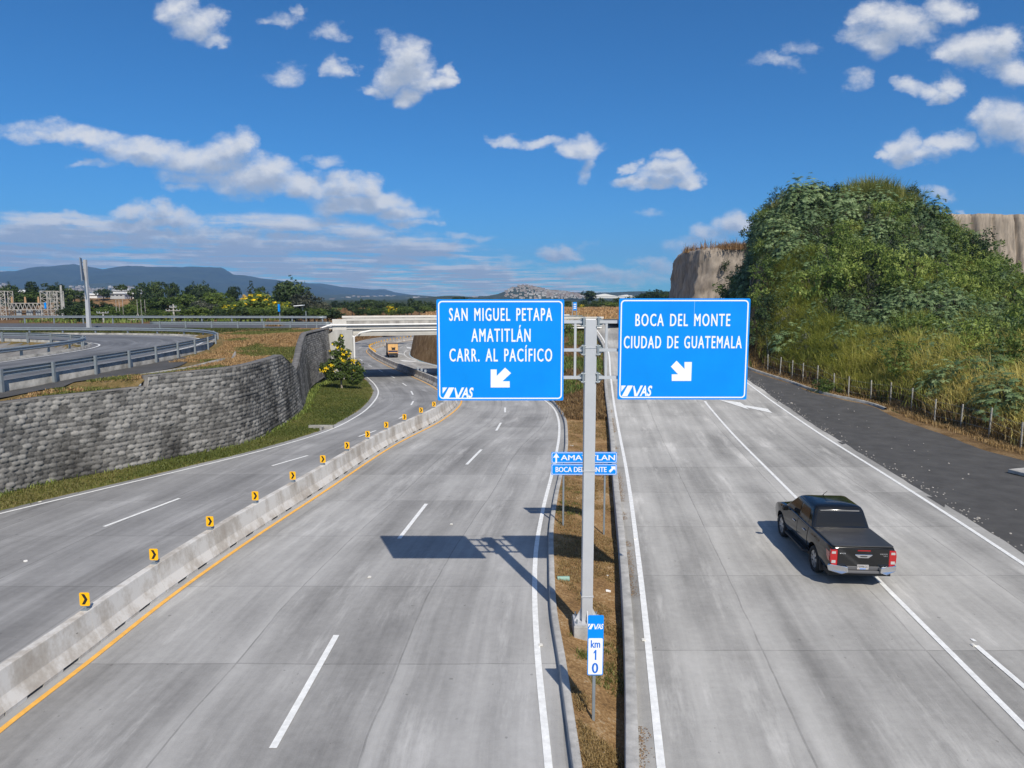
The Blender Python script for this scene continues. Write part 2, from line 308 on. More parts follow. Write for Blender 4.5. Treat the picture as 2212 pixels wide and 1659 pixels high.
def roadmat(name, base, joint=3.6, off=0., slab=4.2, light=1.0, streak=.5, across=.0, dirt=.25):
    m = bpy.data.materials.new(name); m.use_nodes = True; t = m.node_tree; p = t.nodes['Principled BSDF']; lk = t.links.new
    M = lambda op, a, b=None, c=None, clamp=False: mth(op, a, b, c, tree=t, clamp=clamp)
    uvn = t.nodes.new('ShaderNodeUVMap'); sp = t.nodes.new('ShaderNodeSeparateXYZ'); lk(uvn.outputs[0], sp.inputs[0]); U, V = sp.outputs[0], sp.outputs[1]
    def noise(sx_, sy_, det=4, rg=.6, w=0):
        c = t.nodes.new('ShaderNodeCombineXYZ'); lk(M('MULTIPLY', U, sx_), c.inputs[0]); lk(M('MULTIPLY', V, sy_), c.inputs[1]); c.inputs[2].default_value = w
        n = t.nodes.new('ShaderNodeTexNoise'); n.inputs['Scale'].default_value = 1; n.inputs['Detail'].default_value = det; n.inputs['Roughness'].default_value = rg
        lk(c.outputs[0], n.inputs['Vector']); return n.outputs['Fac']
    wob = M('MULTIPLY_ADD', noise(.5, .5, 2), .1, -.05)
    def line(x, per, wd):
        q = M('ABSOLUTE', M('SUBTRACT', M('FRACT', M('DIVIDE', x, per)), .5)); return M('LESS_THAN', M('MULTIPLY', q, per), wd)
    jl = line(M('ADD', M('ADD', U, wob), off+joint/2), joint, .02); js = line(M('ADD', V, wob), slab, .02)
    jn = M('MULTIPLY', M('MAXIMUM', jl, js), M('MULTIPLY_ADD', noise(1.3, 1.3, 3, .6, 9), 1.6, -.25, True))
    slabid = t.nodes.new('ShaderNodeCombineXYZ'); lk(M('FLOOR', M('DIVIDE', M('ADD', U, off), joint)), slabid.inputs[0]); lk(M('FLOOR', M('DIVIDE', M('ADD', V, slab/2), slab)), slabid.inputs[1])
    wn = t.nodes.new('ShaderNodeTexWhiteNoise'); lk(slabid.outputs[0], wn.inputs[0])
    n1 = noise(.35, .22, 5, .62); n2 = noise(1.6, .12, 5, .65, 3); n3 = noise(5, 5, 4, .7, 5); n4 = noise(.1, .05, 3, .5, 7); n5 = noise(.5, 7, 3, .6, 11)
    n6 = noise(40, 40, 2, .5, 13); n7 = noise(.9, .14, 7, .68, 17); n8 = noise(3.2, .05, 4, .6, 23)
    val = M('MULTIPLY_ADD', n1, 1.0, -.5); val = M('MULTIPLY_ADD', M('SUBTRACT', n2, .5), streak*1.6, val); val = M('MULTIPLY_ADD', M('SUBTRACT', n3, .5), .35, val)
    val = M('MULTIPLY_ADD', M('SUBTRACT', n4, .5), .9, val); val = M('MULTIPLY_ADD', M('SUBTRACT', n5, .5), across, val); val = M('MULTIPLY_ADD', M('SUBTRACT', n6, .5), .25, val)
    val = M('MULTIPLY_ADD', M('SUBTRACT', wn.outputs[0], .5), .24, val)
    pale = M('MULTIPLY', M('SUBTRACT', n7, .55, None), 3.4, None, True); val = M('ADD', val, pale)
    val = M('MULTIPLY_ADD', M('SUBTRACT', n8, .5), .55, val)
    # worn wheel tracks: pairs of darker bands along every lane
    wt = M('COSINE', M('MULTIPLY', M('ADD', U, off), 6.2832/1.8)); val = M('MULTIPLY_ADD', M('MULTIPLY', wt, noise(.3, .04, 2, .5, 29)), .16, val)
    val = M('MULTIPLY_ADD', val, .95, 1.0)
    val = M('MULTIPLY', val, M('MULTIPLY_ADD', jn, -.42, 1.0))
    spk = M('MULTIPLY', M('GREATER_THAN', noise(6, 5, 2, .5, 21), .735), .3); val = M('MULTIPLY', val, M('SUBTRACT', 1.0, spk))
    mul = t.nodes.new('ShaderNodeVectorMath'); mul.operation = 'SCALE'; mul.inputs[0].default_value = base; lk(val, mul.inputs['Scale'])
    lk(mul.outputs[0], p.inputs['Base Color']); p.inputs['Roughness'].default_value = .82; p.inputs['Specular IOR Level'].default_value = .3
    b = t.nodes.new('ShaderNodeBump'); b.inputs['Strength'].default_value = .25; b.inputs['Distance'].default_value = .01; lk(n6, b.inputs['Height']); lk(b.outputs[0], p.inputs['Normal'])
    return m
M_center = roadmat('centre concrete', (.30, .298, .292), off=.35, streak=.55)
M_left = roadmat('left concrete', (.235, .236, .238), off=1.4, streak=.45, across=.12)
M_right = roadmat('right concrete', (.335, .33, .315), joint=3.7, off=.5, slab=4.4, streak=.45, across=.1)
M_asph = mat('asphalt', (.085, .087, .093), .85, var=.3, scale=1.2, bump=.3, bscale=60)
M_gravel = mat('dark gravel', (.060, .059, .058), .95, var=.26, scale=1.0, bump=.25, bscale=30, detail=13)
M_white = mat('white paint', (.72, .73, .72), .6, var=.14, scale=6, detail=8)
M_yell = mat('yellow paint', (.75, .40, .075), .6, var=.15, scale=5, detail=8)
M_conc = mat('kerb concrete', (.36, .355, .34), .85, var=.28, scale=3, bump=.2, bscale=30, detail=8)
M_concd = mat('stained concrete', (.27, .265, .25), .9, var=.5, scale=1.5, bump=.2, detail=8)
M_galv = mat('galvanised steel', (.24, .275, .30), .5, .25, var=.1, scale=3)
M_pole = mat('grey painted steel', (.50, .51, .53), .45, .2, var=.06, scale=2)
M_blue = mat('blue sign sheeting', (.0, .25, .80), .5, spec=.2, var=.09, scale=.7)
M_sgnw = mat('white sign sheeting', (.80, .82, .84), .5)
M_black = mat('matt black', (.012, .012, .012), .6)
M_sgy = mat('yellow sign sheeting', (.90, .47, .0), .5)
M_backp = mat('aluminium sign back', (.42, .47, .52), .4, .5)
# ---------------------------------------------------------------- terrain and roads
_ph = np.random.default_rng(3).uniform(0, 6.28, (40, 2)); _dr = np.random.default_rng(4).uniform(0, 6.28, 40)
def nz(x, y, sc=1., o=5, k0=0):
    r = 0; a = 1.
    for i in range(o):
        for j in range(3):
            k = (k0+i*3+j) % 40; d = _dr[k]; f = sc*(2.03**i)*(.8+.15*j)
            r = r+a*np.sin((x*math.cos(d)+y*math.sin(d))*f+_ph[k, 0])*np.cos((x*math.sin(d)-y*math.cos(d))*f*.7+_ph[k, 1])
        a *= .55
    return r/3.
def rows(a, b, st=.5): return np.arange(a, b+1e-6, st)
def grid_faces(nr, nc):
    i = np.arange(nr-1)[:, None]*nc+np.arange(nc-1)[None, :]
    return np.stack([i, i+1, i+1+nc, i+nc], -1).reshape(-1, 4)
def sheet(name, X, Y, Z, m, uv=None, smooth=True, parent=None):
    nr, nc = X.shape; V = np.stack([X, Y, Z], -1).reshape(-1, 3)
    return link(name, mesh_np(name, V, grid_faces(nr, nc), uv, smooth=smooth), m, parent)
def ribbon(name, fa, fb, zf, Y0, Y1, m, nc=2, dz=0., ref=None, zcol=None, st=.5):
    Y = rows(Y0, Y1, st); a = np.asarray(fa(Y)); b = np.asarray(fb(Y)); s = np.linspace(0, 1, nc)
    X = a[:, None]+(b-a)[:, None]*s; YY = np.repeat(Y[:, None], nc, 1); z = np.asarray(zf(Y))
    Z = np.repeat((z+dz)[:, None], nc, 1) if zcol is None else zcol(X, YY, s[None, :]*np.ones_like(X))
    r = np.asarray((ref or fa)(Y)); arc = np.concatenate([[0], np.cumsum(np.hypot(np.diff(r), np.diff(Y)))])
    U = (X-r[:, None])*(np.gradient(Y)/np.hypot(np.gradient(r), np.gradient(Y)))[:, None]
    return sheet(name, X, YY, Z, m, np.stack([U, np.repeat(arc[:, None], nc, 1)], -1).reshape(-1, 2))
struct(ribbon('road', lambda Y: XLE(Y)-.55, lambda Y: XB(Y), zL, 0, 258, M_left, 6, ref=XB), 'grey concrete carriageway between the stone wall and the concrete barrier', 'road')
struct(ribbon('road', XB, lambda Y: XKL(Y)+.03, zL, 0, 224, M_center, 6, ref=XYL), 'grey concrete carriageway between the concrete barrier and the dry median', 'road')
struct(ribbon('road', lambda Y: XKR(Y)+.2, lambda Y: XRE(Y)+.5+.10*nz(Y, Y*0, .9, 3), zR, 0, 103, M_right, 6, ref=XRM, st=.1), 'pale concrete carriageway under the pickup, climbing to the cross road', 'road')
struct(ribbon('gravel_shoulder', lambda Y: XRE(Y)+.3, XGS, zR, 0, 103, M_gravel, 10, zcol=lambda X, Y, s: zR(Y)-.01-.05*s+.02*nz(X, Y, 1.5)), 'dark gravel shoulder beside the pale concrete carriageway', 'shoulder')
# kerbs
def kerb(name, f, w, z, top, bot, Y0, Y1, label, m=None):
    Y = rows(Y0, Y1); x = f(Y); zz = z(Y); g = np.gradient(x, Y); nx = 1/np.hypot(1, g)
    prof = [(0, bot), (.02, top-.015), (.04, top), (w-.04, top), (w-.02, top-.015), (w, bot)]
    X = np.stack([x+d/nx for d, _ in prof], 1); Z = np.stack([zz+h for _, h in prof], 1); YY = np.repeat(Y[:, None], len(prof), 1)
    return struct(sheet(name, X, YY, Z, m or M_conc, smooth=False), label, 'kerb')
kerb('kerb', XKL, .2, zL, .17, -.1, 0, 57.5, 'pale kerb on the left edge of the dry median')
kerb('kerb', XKR, .27, zR, .12, -.7, 0, 94, 'pale kerb on the right edge of the dry median')
kerb('kerb', lambda Y: XGS(Y)-.1, .22, zR, .14, -.2, 48, 100, 'dark weathered kerb between gravel shoulder and weeds', M_concd)
# markings
def stripe(f, w, z, Y0, Y1, dz=.012): return lambda nm, m: ribbon(nm, lambda Y: f(Y)-w/2*np.hypot(1, np.gradient(f(Y), Y)), lambda Y: f(Y)+w/2*np.hypot(1, np.gradient(f(Y), Y)), z, Y0, Y1, m, 2, dz)
for f, w, z, a, b, m, lb in ((XLE, .13, zL, 0, 250, M_white, 'white edge line of the carriageway beside the stone wall'), (XYL, .13, zL, 0, 220, M_yell, 'yellow edge line along the concrete barrier'),
        (XCE, .14, zL, 0, 220, M_white, 'white edge line left of the dry median'), (XRL, .15, zR, 0, 100, M_white, 'white edge line right of the dry median'),
        (XRM, .14, zR, 5, 51, M_white, 'white lane line running under the pickup'), (XRE, .15, zR, 5, 100, M_white, 'white edge line beside the gravel shoulder'),
        (lambda Y: XB(Y)-.62, .13, zL, 58, 220, M_yell, 'yellow edge line on the far side of the barrier')):
    struct(stripe(f, w, z, a, b)('road_marking', m), lb, 'road marking')
mk = MB()
def dash(p, q, z, w=.12):
    a = PZ(*p, z); b = PZ(*q, z); d = Vector((b[0]-a[0], b[1]-a[1], 0)).normalized(); n = Vector((-d.y, d.x, 0))*w/2; k = 6
    for i in range(k):
        u = [tuple(Vector((a[0]+(b[0]-a[0])*t, a[1]+(b[1]-a[1])*t, float(z(a[1]+(b[1]-a[1])*t))+.014))) for t in (i/k, (i+1)/k)]
        mk.add([Vector(u[0])-n, Vector(u[0])+n, Vector(u[1])+n, Vector(u[1])-n], [(0, 1, 2, 3)])
for p, q in (((1091,892),(1091,881)), ((1072,931),(1082,914)), ((1008,1006),(1040,973)), ((862,1165),(921,1090)), ((590,1634),(727,1383)), ((225,1139.5),(388,1078)), ((588,1009),(665,985)), ((775,945),(812,932)),
             ((862,905),(875,898)), ((888,876),(893,867)), ((892,853),(888,845)), ((878,834),(869,827.6)), ((853,817),(844,812)), ((827,804),(818,799)), ((803,792),(795,788)), ((783,780),(777,776)), ((775,752),(782,749)), ((873,789),(862,786)), ((905,800),(896,797)), ((930,803),(918,800)),
             ((815,741),(822,739)), ((905,738),(899,739.5)), ((893,741),(887,742.5)), ((881,744.5),(875,746.5)), ((870,749),(865,751))): dash(p, q, zL, .14)
for p, q in (((2230,1500),(2108,1396)), ((2106,1394),(2099,1389)), ((1553.5,905),(1549,900)), ((1547,897),(1542,891.5)), ((1540,889),(1535,883.5)), ((1533.5,881.5),(1529,876)), ((1527,873.5),(1523,868)), ((1521,865),(1517,859)), ((1515,857),(1511,851))): dash(p, q, zR, .13)
def poly(pts, z):
    V = [PZ(*p, z) for p in pts]; V = [(x, y, float(z(y))+.016) for x, y, _ in V]; mk.add(V, [tuple(range(len(V)))])
poly([(1552,864.8),(1599,870.4),(1608,876),(1658,884),(1669,894),(1612,881),(1618.5,885.5),(1608,883)], zR)
for pts in ([(874,765),(855,762.5),(853,760),(843,758.8),(843,762),(852,763),(853,764.5)], [(896,752.5),(886,750.5),(877,749),(880,752.5),(884,752.8),(893,754.5)], [(871,781),(862,777.5),(880,779),(902,780.3),(896,781.8),(874,781.3)]): poly(pts, zL)
struct(mk.build('road_marking', M_white), 'white lane dashes and direction arrows painted on the concrete', 'road marking')
# ground materials
def groundmat(name, stops, scale=.6, bump=.8, fine=18):
    m = bpy.data.materials.new(name); m.use_nodes = True; t = m.node_tree; p = t.nodes['Principled BSDF']; c = t.nodes.new('ShaderNodeTexCoord')
    n = t.nodes.new('ShaderNodeTexNoise'); n.inputs['Scale'].default_value = scale; n.inputs['Detail'].default_value = 6; n.inputs['Roughness'].default_value = .65; t.links.new(c.outputs['Object'], n.inputs['Vector'])
    n2 = t.nodes.new('ShaderNodeTexNoise'); n2.inputs['Scale'].default_value = fine; n2.inputs['Detail'].default_value = 5; n2.inputs['Roughness'].default_value = .7; t.links.new(c.outputs['Object'], n2.inputs['Vector'])
    v = mth('MULTIPLY_ADD', mth('SUBTRACT', n2.outputs['Fac'], .5, tree=t), 1.1, n.outputs['Fac'], tree=t)
    r = t.nodes.new('ShaderNodeValToRGB'); t.links.new(v, r.inputs[0]); el = r.color_ramp.elements
    k = len(stops); el[0].position = stops[0][0]; el[0].color = (*stops[0][1], 1); el[1].position = stops[-1][0]; el[1].color = (*stops[-1][1], 1)
    for q, cc in stops[1:-1]: x = el.new(q); x.color = (*cc, 1)
    t.links.new(r.outputs[0], p.inputs['Base Color']); p.inputs['Roughness'].default_value = .95; p.inputs['Specular IOR Level'].default_value = .1
    b = t.nodes.new('ShaderNodeBump'); b.inputs['Strength'].default_value = bump; b.inputs['Distance'].default_value = .06; t.links.new(n2.outputs['Fac'], b.inputs['Height']); t.links.new(b.outputs[0], p.inputs['Normal'])
    return m
G_soil = groundmat('dry soil and straw', [(.25, (.13, .08, .04)), (.45, (.24, .145, .065)), (.6, (.33, .21, .10)), (.75, (.42, .33, .22))], .7, .9, 14)
G_bank = groundmat('brown earth bank', [(.25, (.06, .036, .018)), (.5, (.15, .088, .042)), (.75, (.21, .14, .07))], .5, 1, 6)
G_green = groundmat('short verge grass', [(.28, (.06, .085, .02)), (.45, (.12, .13, .034)), (.6, (.19, .155, .055)), (.78, (.26, .19, .09))], .35, .9, 9)
G_plat = groundmat('dry grassy plateau', [(.25, (.06, .055, .02)), (.45, (.13, .10, .04)), (.62, (.19, .135, .06)), (.8, (.24, .19, .11))], .3, .9, 5)
G_field = groundmat('straw coloured field', [(.25, (.15, .12, .05)), (.5, (.30, .22, .10)), (.78, (.40, .30, .16))], .12, .6, 2)
G_verge = groundmat('shoulder edge litter', [(.25, (.07, .045, .022)), (.5, (.18, .115, .055)), (.75, (.26, .19, .11))], .8, .9, 12)
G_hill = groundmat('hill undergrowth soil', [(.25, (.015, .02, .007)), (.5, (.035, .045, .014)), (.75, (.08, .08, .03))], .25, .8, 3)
# median
def KRc(Y): return XKR(np.minimum(Y, 93.5))
def med(X, Y, s):
    z0 = zL(Y)+.13; z1 = zR(Y)-.32; d = (X-(XKL(Y)+.2)); lo = z0+(z1-z0)*s
    sl = np.interp(Y, [45, 60, 75, 84, 95], [.08, .42, 1.0, 1.6, 4.5]); up = z0+np.minimum(sl*d, np.maximum(z1-z0, 0))
    return lo+(up-lo)*sm(42, 54, Y)+.04*nz(X, Y, 1.3)*np.clip(d, 0, 1)+.16*nz(X, Y, .5, 4, 5)*sm(48, 60, Y)*np.clip(d/2, 0, 1)
struct(ribbon('median', lambda Y: XKL(Y)+.18, lambda Y: KRc(Y)+.02, zL, 0, 223, G_soil, 30, zcol=med), 'brown soil and straw of the median island', 'median')
# verge between stone wall and road
struct(ribbon('grass_verge', lambda Y: XWB(Y)-1.6, lambda Y: XLE(Y)-.5, zL, 2, 84, G_green, 14, zcol=lambda X, Y, s: zL(Y)+.0+.25*(1-s)*sm(50, 60, Y)+.05*nz(X, Y, .9)*(4*s*(1-s))), 'grass verge between the stone wall and the road', 'verge')
# loop ramp on the plateau
OUT = [(-23.1, 5), (-23.2, 25), (-23.4, 45), (-24, 52), (-25.3, 59.3), (-27.8, 65.5), (-32, 70.5), (-38, 73), (-46, 74), (-60, 74.3), (-95, 74.3)]
INN = [(-31.2, 5), (-31.2, 25), (-31.4, 44), (-31.9, 50), (-32.8, 54.5), (-34.4, 58), (-37.5, 61), (-41.5, 63.2), (-47, 65.2), (-60, 66.6), (-95, 66.8)]
def smooth_path(P, n=140):
    P = np.array(P, float); t = np.concatenate([[0], np.cumsum(np.hypot(*np.diff(P, axis=0).T))]); fx, fy = pchip(t, P[:, 0]), pchip(t, P[:, 1]); q = np.linspace(0, t[-1], n)
    return np.stack([fx(q), fy(q)], 1)
oP, iP = smooth_path(OUT), smooth_path(INN); LZ = 4.05
def path_strip(name, A, B, za, zb, m, nc=6):
    s = np.linspace(0, 1, nc); X = A[:, :1]+(B-A)[:, :1]*s; Y = A[:, 1:]+(B-A)[:, 1:]*s
    arc = np.concatenate([[0], np.cumsum(np.hypot(*np.diff(A, axis=0).T))]); U = np.hypot(X-A[:, :1], Y-A[:, 1:])
    return sheet(name, X, Y, za+(zb-za)*s*np.ones_like(X), m, np.stack([U, np.repeat(arc[:, None], nc, 1)], -1).reshape(-1, 2))
def offset(P, d):
    t = np.gradient(P, axis=0); t /= np.hypot(*t.T)[:, None]; return P+np.stack([t[:, 1], -t[:, 0]], 1)*d
M_loop = roadmat('loop concrete', (.13, .135, .145), off=1., streak=.8)
struct(path_strip('ramp_road', oP, iP, LZ, LZ-.02, M_loop, 8), 'dark grey loop ramp curving on the raised plateau', 'ramp')
for P_, d_, lb in ((oP, -.75, 'white edge line on the outside of the loop ramp'), (iP, .55, 'white edge line on the inside of the loop ramp')):
    struct(path_strip('road_marking', offset(P_, d_-.07), offset(P_, d_+.07), LZ+.012, LZ+.012, M_white, 2), lb, 'road marking')
def wallstrip(name, P, w, z0, z1, m):
    A, B = P, offset(P, w); n = len(P); V = np.concatenate([np.c_[A, np.full(n, z0)], np.c_[A, np.full(n, z1)], np.c_[B, np.full(n, z1)], np.c_[B, np.full(n, z0)]])
    i = np.arange(n-1); Fq = np.concatenate([np.stack([k*n+i, k*n+i+1, (k+1)*n+i+1, (k+1)*n+i], -1) for k in range(3)])
    return link(name, mesh_np(name, V, Fq), m)
struct(wallstrip('kerb', oP, .22, 3.3, LZ+.16, M_concd), 'stained concrete kerb along the outer edge of the loop ramp', 'kerb')
struct(wallstrip('kerb', offset(iP, -.2), .2, 3.3, LZ+.14, M_concd), 'stained concrete kerb along the inner edge of the loop ramp', 'kerb')
# plateau left of the stone wall
def outX(y): return np.interp(y, oP[:70, 1], oP[:70, 0])
def inside_island(x, y):
    d = np.full(np.shape(x), 1e9); sgn = np.zeros(np.shape(x), bool)
    yi = np.interp(x, iP[::-1, 0], iP[::-1, 1]); xi = np.interp(y, iP[:90, 1], iP[:90, 0])
    return np.minimum(np.maximum(xi-x, 0), np.maximum(yi-y, 0)*1.0)
def HA(x, y):
    onloop = sm(.2, .9, outX(y)-x)*(1-sm(76.3, 77.5, y)); base = 3.70+(4.25-3.70)*sm(54, 66, y)
    base = base+(3.92-base)*onloop+.5*sm(74.6, 75.8, y)*0
    base = base+(4.3-base)*sm(75.2, 77, y)
    isl = inside_island(x, y); base = base-np.clip((isl-.6)*.5, 0, 1.5)
    dW = XWB(y)-x; w = (1-sm(.0, 6.5, dW))*(y > 33) + (1-sm(0, 2., dW))*(y <= 33); zt = WT(y)-.12
    z = base+(zt-base)*w
    return z+.035*nz(x, y, .8)*(1-onloop)*(y < 76)
Y = rows(-6, 81.5, .6); d = np.concatenate([np.arange(.25, 40, .6), np.geomspace(40.3, 170, 24)])
YY = np.repeat(Y[:, None], len(d), 1); X = XWB(np.minimum(YY, 80))-d[None, :]; Z = HA(X, YY)
struct(sheet('plateau', X[:, ::-1], YY, Z[:, ::-1], G_plat), 'dry grassy raised ground behind the stone wall', 'ground')
# tarmac bench between outer kerb and wall top
q = smooth_path([(-22.6, 5), (-22.75, 25), (-22.9, 40), (-23.1, 47), (-23.3, 50)], 60); q2 = smooth_path([(-21.9, 5), (-21.9, 25), (-21.2, 35), (-20.2, 42), (-22.6, 50)], 60)
s = np.linspace(0, 1, 8); X = q[:, :1]+(q2-q)[:, :1]*s; Y = q[:, 1:]+(q2-q)[:, 1:]*s
struct(sheet('paved_bench', X, Y, np.maximum(HA(X, Y), 3.68)+.05, M_gravel), 'dark tarmac strip outside the loop ramp guardrail', 'pavement')
kb = MB()
pp = [(-19.5, 37), (-18.8, 41), (-18.9, 46), (-20.2, 51), (-21.5, 55)]
kb.tube([(x, y, float(HA(np.array(x), np.array(y)))+.03) for x, y in pp], .13, 4); struct(kb.build('kerb', M_concd), 'low broken kerb in the dry grass above the stone wall', 'kerb')
# island lining: grey concrete ditch slabs
X, Y = np.meshgrid(np.linspace(-62, -33, 60), np.linspace(30, 66, 70)); isl = inside_island(X, Y); Zi = HA(X, Y)+.05; Zi[isl < .75] -= .5; Zi[isl > 3.6] -= .6
struct(sheet('ditch_lining', X, Y, Zi, mat('weathered lining', (.16, .155, .15), .9, var=.4, scale=.6, detail=8), smooth=False), 'sloped grey concrete lining inside the loop ramp', 'ditch')
# ground beyond the bridge, left of the road
Y = rows(79.6, 262, 1.2); d = np.concatenate([np.arange(.5, 16, .8), np.geomspace(17, 190, 30)]); YY = np.repeat(Y[:, None], len(d), 1); X = XLE(YY)-d[None, :]
top = 4.35; Z = zL(YY)+np.clip((d-.8)*.62, 0, None); Z = np.minimum(Z, top)+.12*nz(X, YY, .45)*np.clip(d/3, 0, 1)
struct(sheet('embankment', X[:, ::-1], YY, Z[:, ::-1], G_bank), 'brown grassy embankment beyond the bridge', 'ground')
# plateau to the right of the cutting, beyond the crest
Y = rows(102, 262, 1.5); s = np.linspace(0, 1, 40); a = KRc(Y)-.3; b = np.full_like(Y, 75.); X = a[:, None]+(b-a)[:, None]*s; YY = np.repeat(Y[:, None], 40, 1)
struct(sheet('field', X, YY, 4.62+.1*nz(X, YY, .2), G_field), 'straw coloured field beyond the cross road', 'field')
# far ground out to the horizon
Yf = np.concatenate([np.linspace(255, 700, 60), np.geomspace(720, 7600, 60)]); sX = np.linspace(-1, 1, 120); X = sX[None, :]*(Yf[:, None]*1.15+160); YY = np.repeat(Yf[:, None], 120, 1)
Z = 3.6-.004*np.minimum(YY-255, 1500)+.5*nz(X, YY, .012)*sm(255, 500, YY)+2.0*nz(X, YY, .002, 4, 9)*sm(400, 1500, YY)
G_far = groundmat('far woods and fields', [(.3, (.018, .03, .012)), (.45, (.035, .05, .018)), (.6, (.05, .055, .022)), (.75, (.10, .085, .045))], .012, .2, .09)
struct(sheet('ground', X, YY, Z, G_far), 'far wooded plain reaching to the horizon', 'ground')
# cross road on the plateau
xs = np.linspace(-170, 60, 160); yn = YX(xs); xs2 = np.stack([xs, yn+.2], 1); xs3 = np.stack([xs, yn+12.4], 1)
keep = (xs < -21) | (xs > 13)
for sel, z_ in ((xs < -20.4, 4.45), (xs > 11, 4.785)):
    struct(path_strip('cross_road', xs2[sel], xs3[sel], z_, z_, M_asph, 4), 'grey cross road passing over the bridge', 'road')
# ---------------------------------------------------------------- hill on the right
SIL = [(1440,720),(1480,700),(1540,665),(1590,625),(1622,575),(1634,515),(1652,470),(1700,446),(1780,438),(1850,438),(1905,432),(1960,460),(2000,480),(2060,520),(2100,550),(2140,590),(2180,612),(2212,622),(2300,650),(2500,700),(3000,760)]
uS = np.array([ray(*p)[0]/ray(*p)[1] for p in SIL]); eS = np.array([ray(*p)[2]/ray(*p)[1] for p in SIL])
def hillz(x, y):
    u = x/np.maximum(y, 1); D = np.interp(u, [.2, .30, .345, .38, .52, .62, .72, .85, 1.2], [120, 114, 98, 92, 90, 82, 70, 58, 46]); zc = CAMZ+np.interp(u, uS, eS)*D
    yg = np.linspace(10, 110, 200); ug = XGS(yg)/yg; F_ = np.interp(u, ug[::-1], yg[::-1])
    zb = zR(F_)-.05; t = (y-F_)/np.maximum(D-F_, 4); g = np.clip(t, 0, 1.0); g = np.clip((g-.05)/.95, 0, 1); g = .86*g+.14*np.sin(g*math.pi/2)
    zz = zb+(np.maximum(zc, zb)-zb)*g-np.clip(t-1, 0, 9)*(D-F_)*.35
    zz = np.where((D-F_ < 6) | (y > D+40), zb-.2, zz)
    amp = np.clip(t*4, 0, 1)*np.clip((zc-zb)/6, 0.1, 1)
    return np.maximum(zz+(.7*nz(x, y, .3, 4)+1.1*nz(x, y, .12, 3, 8))*amp, zb-.2-.3*np.clip(t-1, 0, 9)), t
Y = rows(6, 150, .8); d = np.concatenate([np.arange(0, 60, 1.), np.geomspace(61, 170, 30)]); YY = np.repeat(Y[:, None], len(d), 1); X = XGS(YY)+d[None, :]
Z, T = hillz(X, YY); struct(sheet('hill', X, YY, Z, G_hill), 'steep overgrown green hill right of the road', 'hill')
Y = rows(2, 100, .5); X = XGS(Y)[:, None]+np.array([-.35, .1, .6, 1.2, 1.9, 2.6])[None, :]; YY = np.repeat(Y[:, None], 6, 1); Z = hillz(X, YY)[0]+.045; Z[:, 0] = zR(Y)-.06
struct(sheet('verge_strip', X, YY, Z, G_verge), 'strip of dry litter and straw at the foot of the weedy hill', 'verge')
# cliffs: rings of a footprint, eroded by noise
def cliff(name, foot, z0, z1, m, label, ero, back=3., ribs=0, nh=26, taper=2.2, dome=.6):
    P = np.array(foot, float); P = np.vstack([P, P[:1]]); t = np.concatenate([[0], np.cumsum(np.hypot(*np.diff(P, axis=0).T))]); n = int(t[-1]/.32); q = np.linspace(0, t[-1], n, endpoint=False)
    x = np.interp(q, t, P[:, 0]); y = np.interp(q, t, P[:, 1]); k = np.ones(9)/9
    for _ in range(2): x = np.convolve(np.concatenate([x[-4:], x, x[:4]]), k, 'valid'); y = np.convolve(np.concatenate([y[-4:], y, y[:4]]), k, 'valid')
    tx = np.gradient(x); ty = np.gradient(y); l = np.hypot(tx, ty); nx, ny = ty/l, -tx/l
    H = np.linspace(0, 1, nh); V = []
    for h in H:
        z = z0+(z1-z0)*h; e_ = taper*(1-h)**1.6+ero*nz(q*.9, np.full_like(q, z*.35), .55, 5)+ero*.5*nz(q*.9, np.full_like(q, z*1.2), 1.5, 3, 6)+ero*.4*np.abs(nz(q*.9+30, np.full_like(q, z*.5), 2.4, 3, 12))
        if ribs: e_ = e_-ribs*(2.6*np.exp(-(np.sin(q*.75+1.6*nz(q, q*0+z*.25, .16))/.20)**2)*(.4+.6*np.clip(nz(q, q*0+3, .25)+.6, 0, 1))+.35*np.abs(np.sin(q*2.1+nz(q, q*0+z*.2, .5))))
        if h > .93: e_ = e_-.35*(h-.93)/.07
        V.append(np.stack([x+nx*e_, y+ny*e_, np.full_like(q, z)+(h > .9)*(.25*nz(q, q*0, .7))], -1))
    c = np.array([x.mean(), y.mean()])
    for f in (.85, .6, .3, .02): V.append(np.stack([c[0]+(x-c[0])*f, c[1]+(y-c[1])*f, np.full_like(q, z1+dome*(1-f))+.25*nz(x*f, y*f, .3)], -1))
    nr = len(V); V = np.concatenate(V); i = np.arange(nr-1)[:, None]*n+np.arange(n)[None, :]; j = np.arange(nr-1)[:, None]*n+(np.arange(n)[None, :]+1) % n
    return struct(link(name, mesh_np(name, V, np.stack([i, j, j+n, i+n], -1).reshape(-1, 4), smooth=True), m), label, 'cliff')
M_cl = mat('grey tuff cliff', (.38, .325, .265), .95, col2=(.15, .125, .105), scale=1.1, stretch=(1, 1, .28), bump=1, bscale=2, detail=9)
M_cl2 = mat('pale ribbed cliff', (.40, .33, .26), .95, col2=(.17, .14, .11), scale=1.6, stretch=(1, 1, .05), bump=1, bscale=1.2, detail=9)  # vertical streaks, darkened in the colour to stand in for shade in the cracks
a = PY(1503, 540, 122); b = PY(1660, 535, 122)
cliff('cliff', [(a[0]+.6, 122), (b[0]+3, 121), (b[0]+6, 134), (b[0]+2, 152), (a[0]+4, 154), (a[0]+.5, 138)], 3.5, a[2]+.2, M_cl, 'grey bare rock cliff topped with dry grass left of the green hill', .65, taper=1.5)
a = PY(1940, 462, 150); b = PY(2212, 460, 150)
cliff('cliff', [(a[0], 152), (b[0]+40, 150), (b[0]+45, 200), (a[0]+10, 200)], 2, a[2]+.2, M_cl2, 'pale ribbed cliff face behind the green hill', .35, ribs=.9, taper=6, dome=.1)
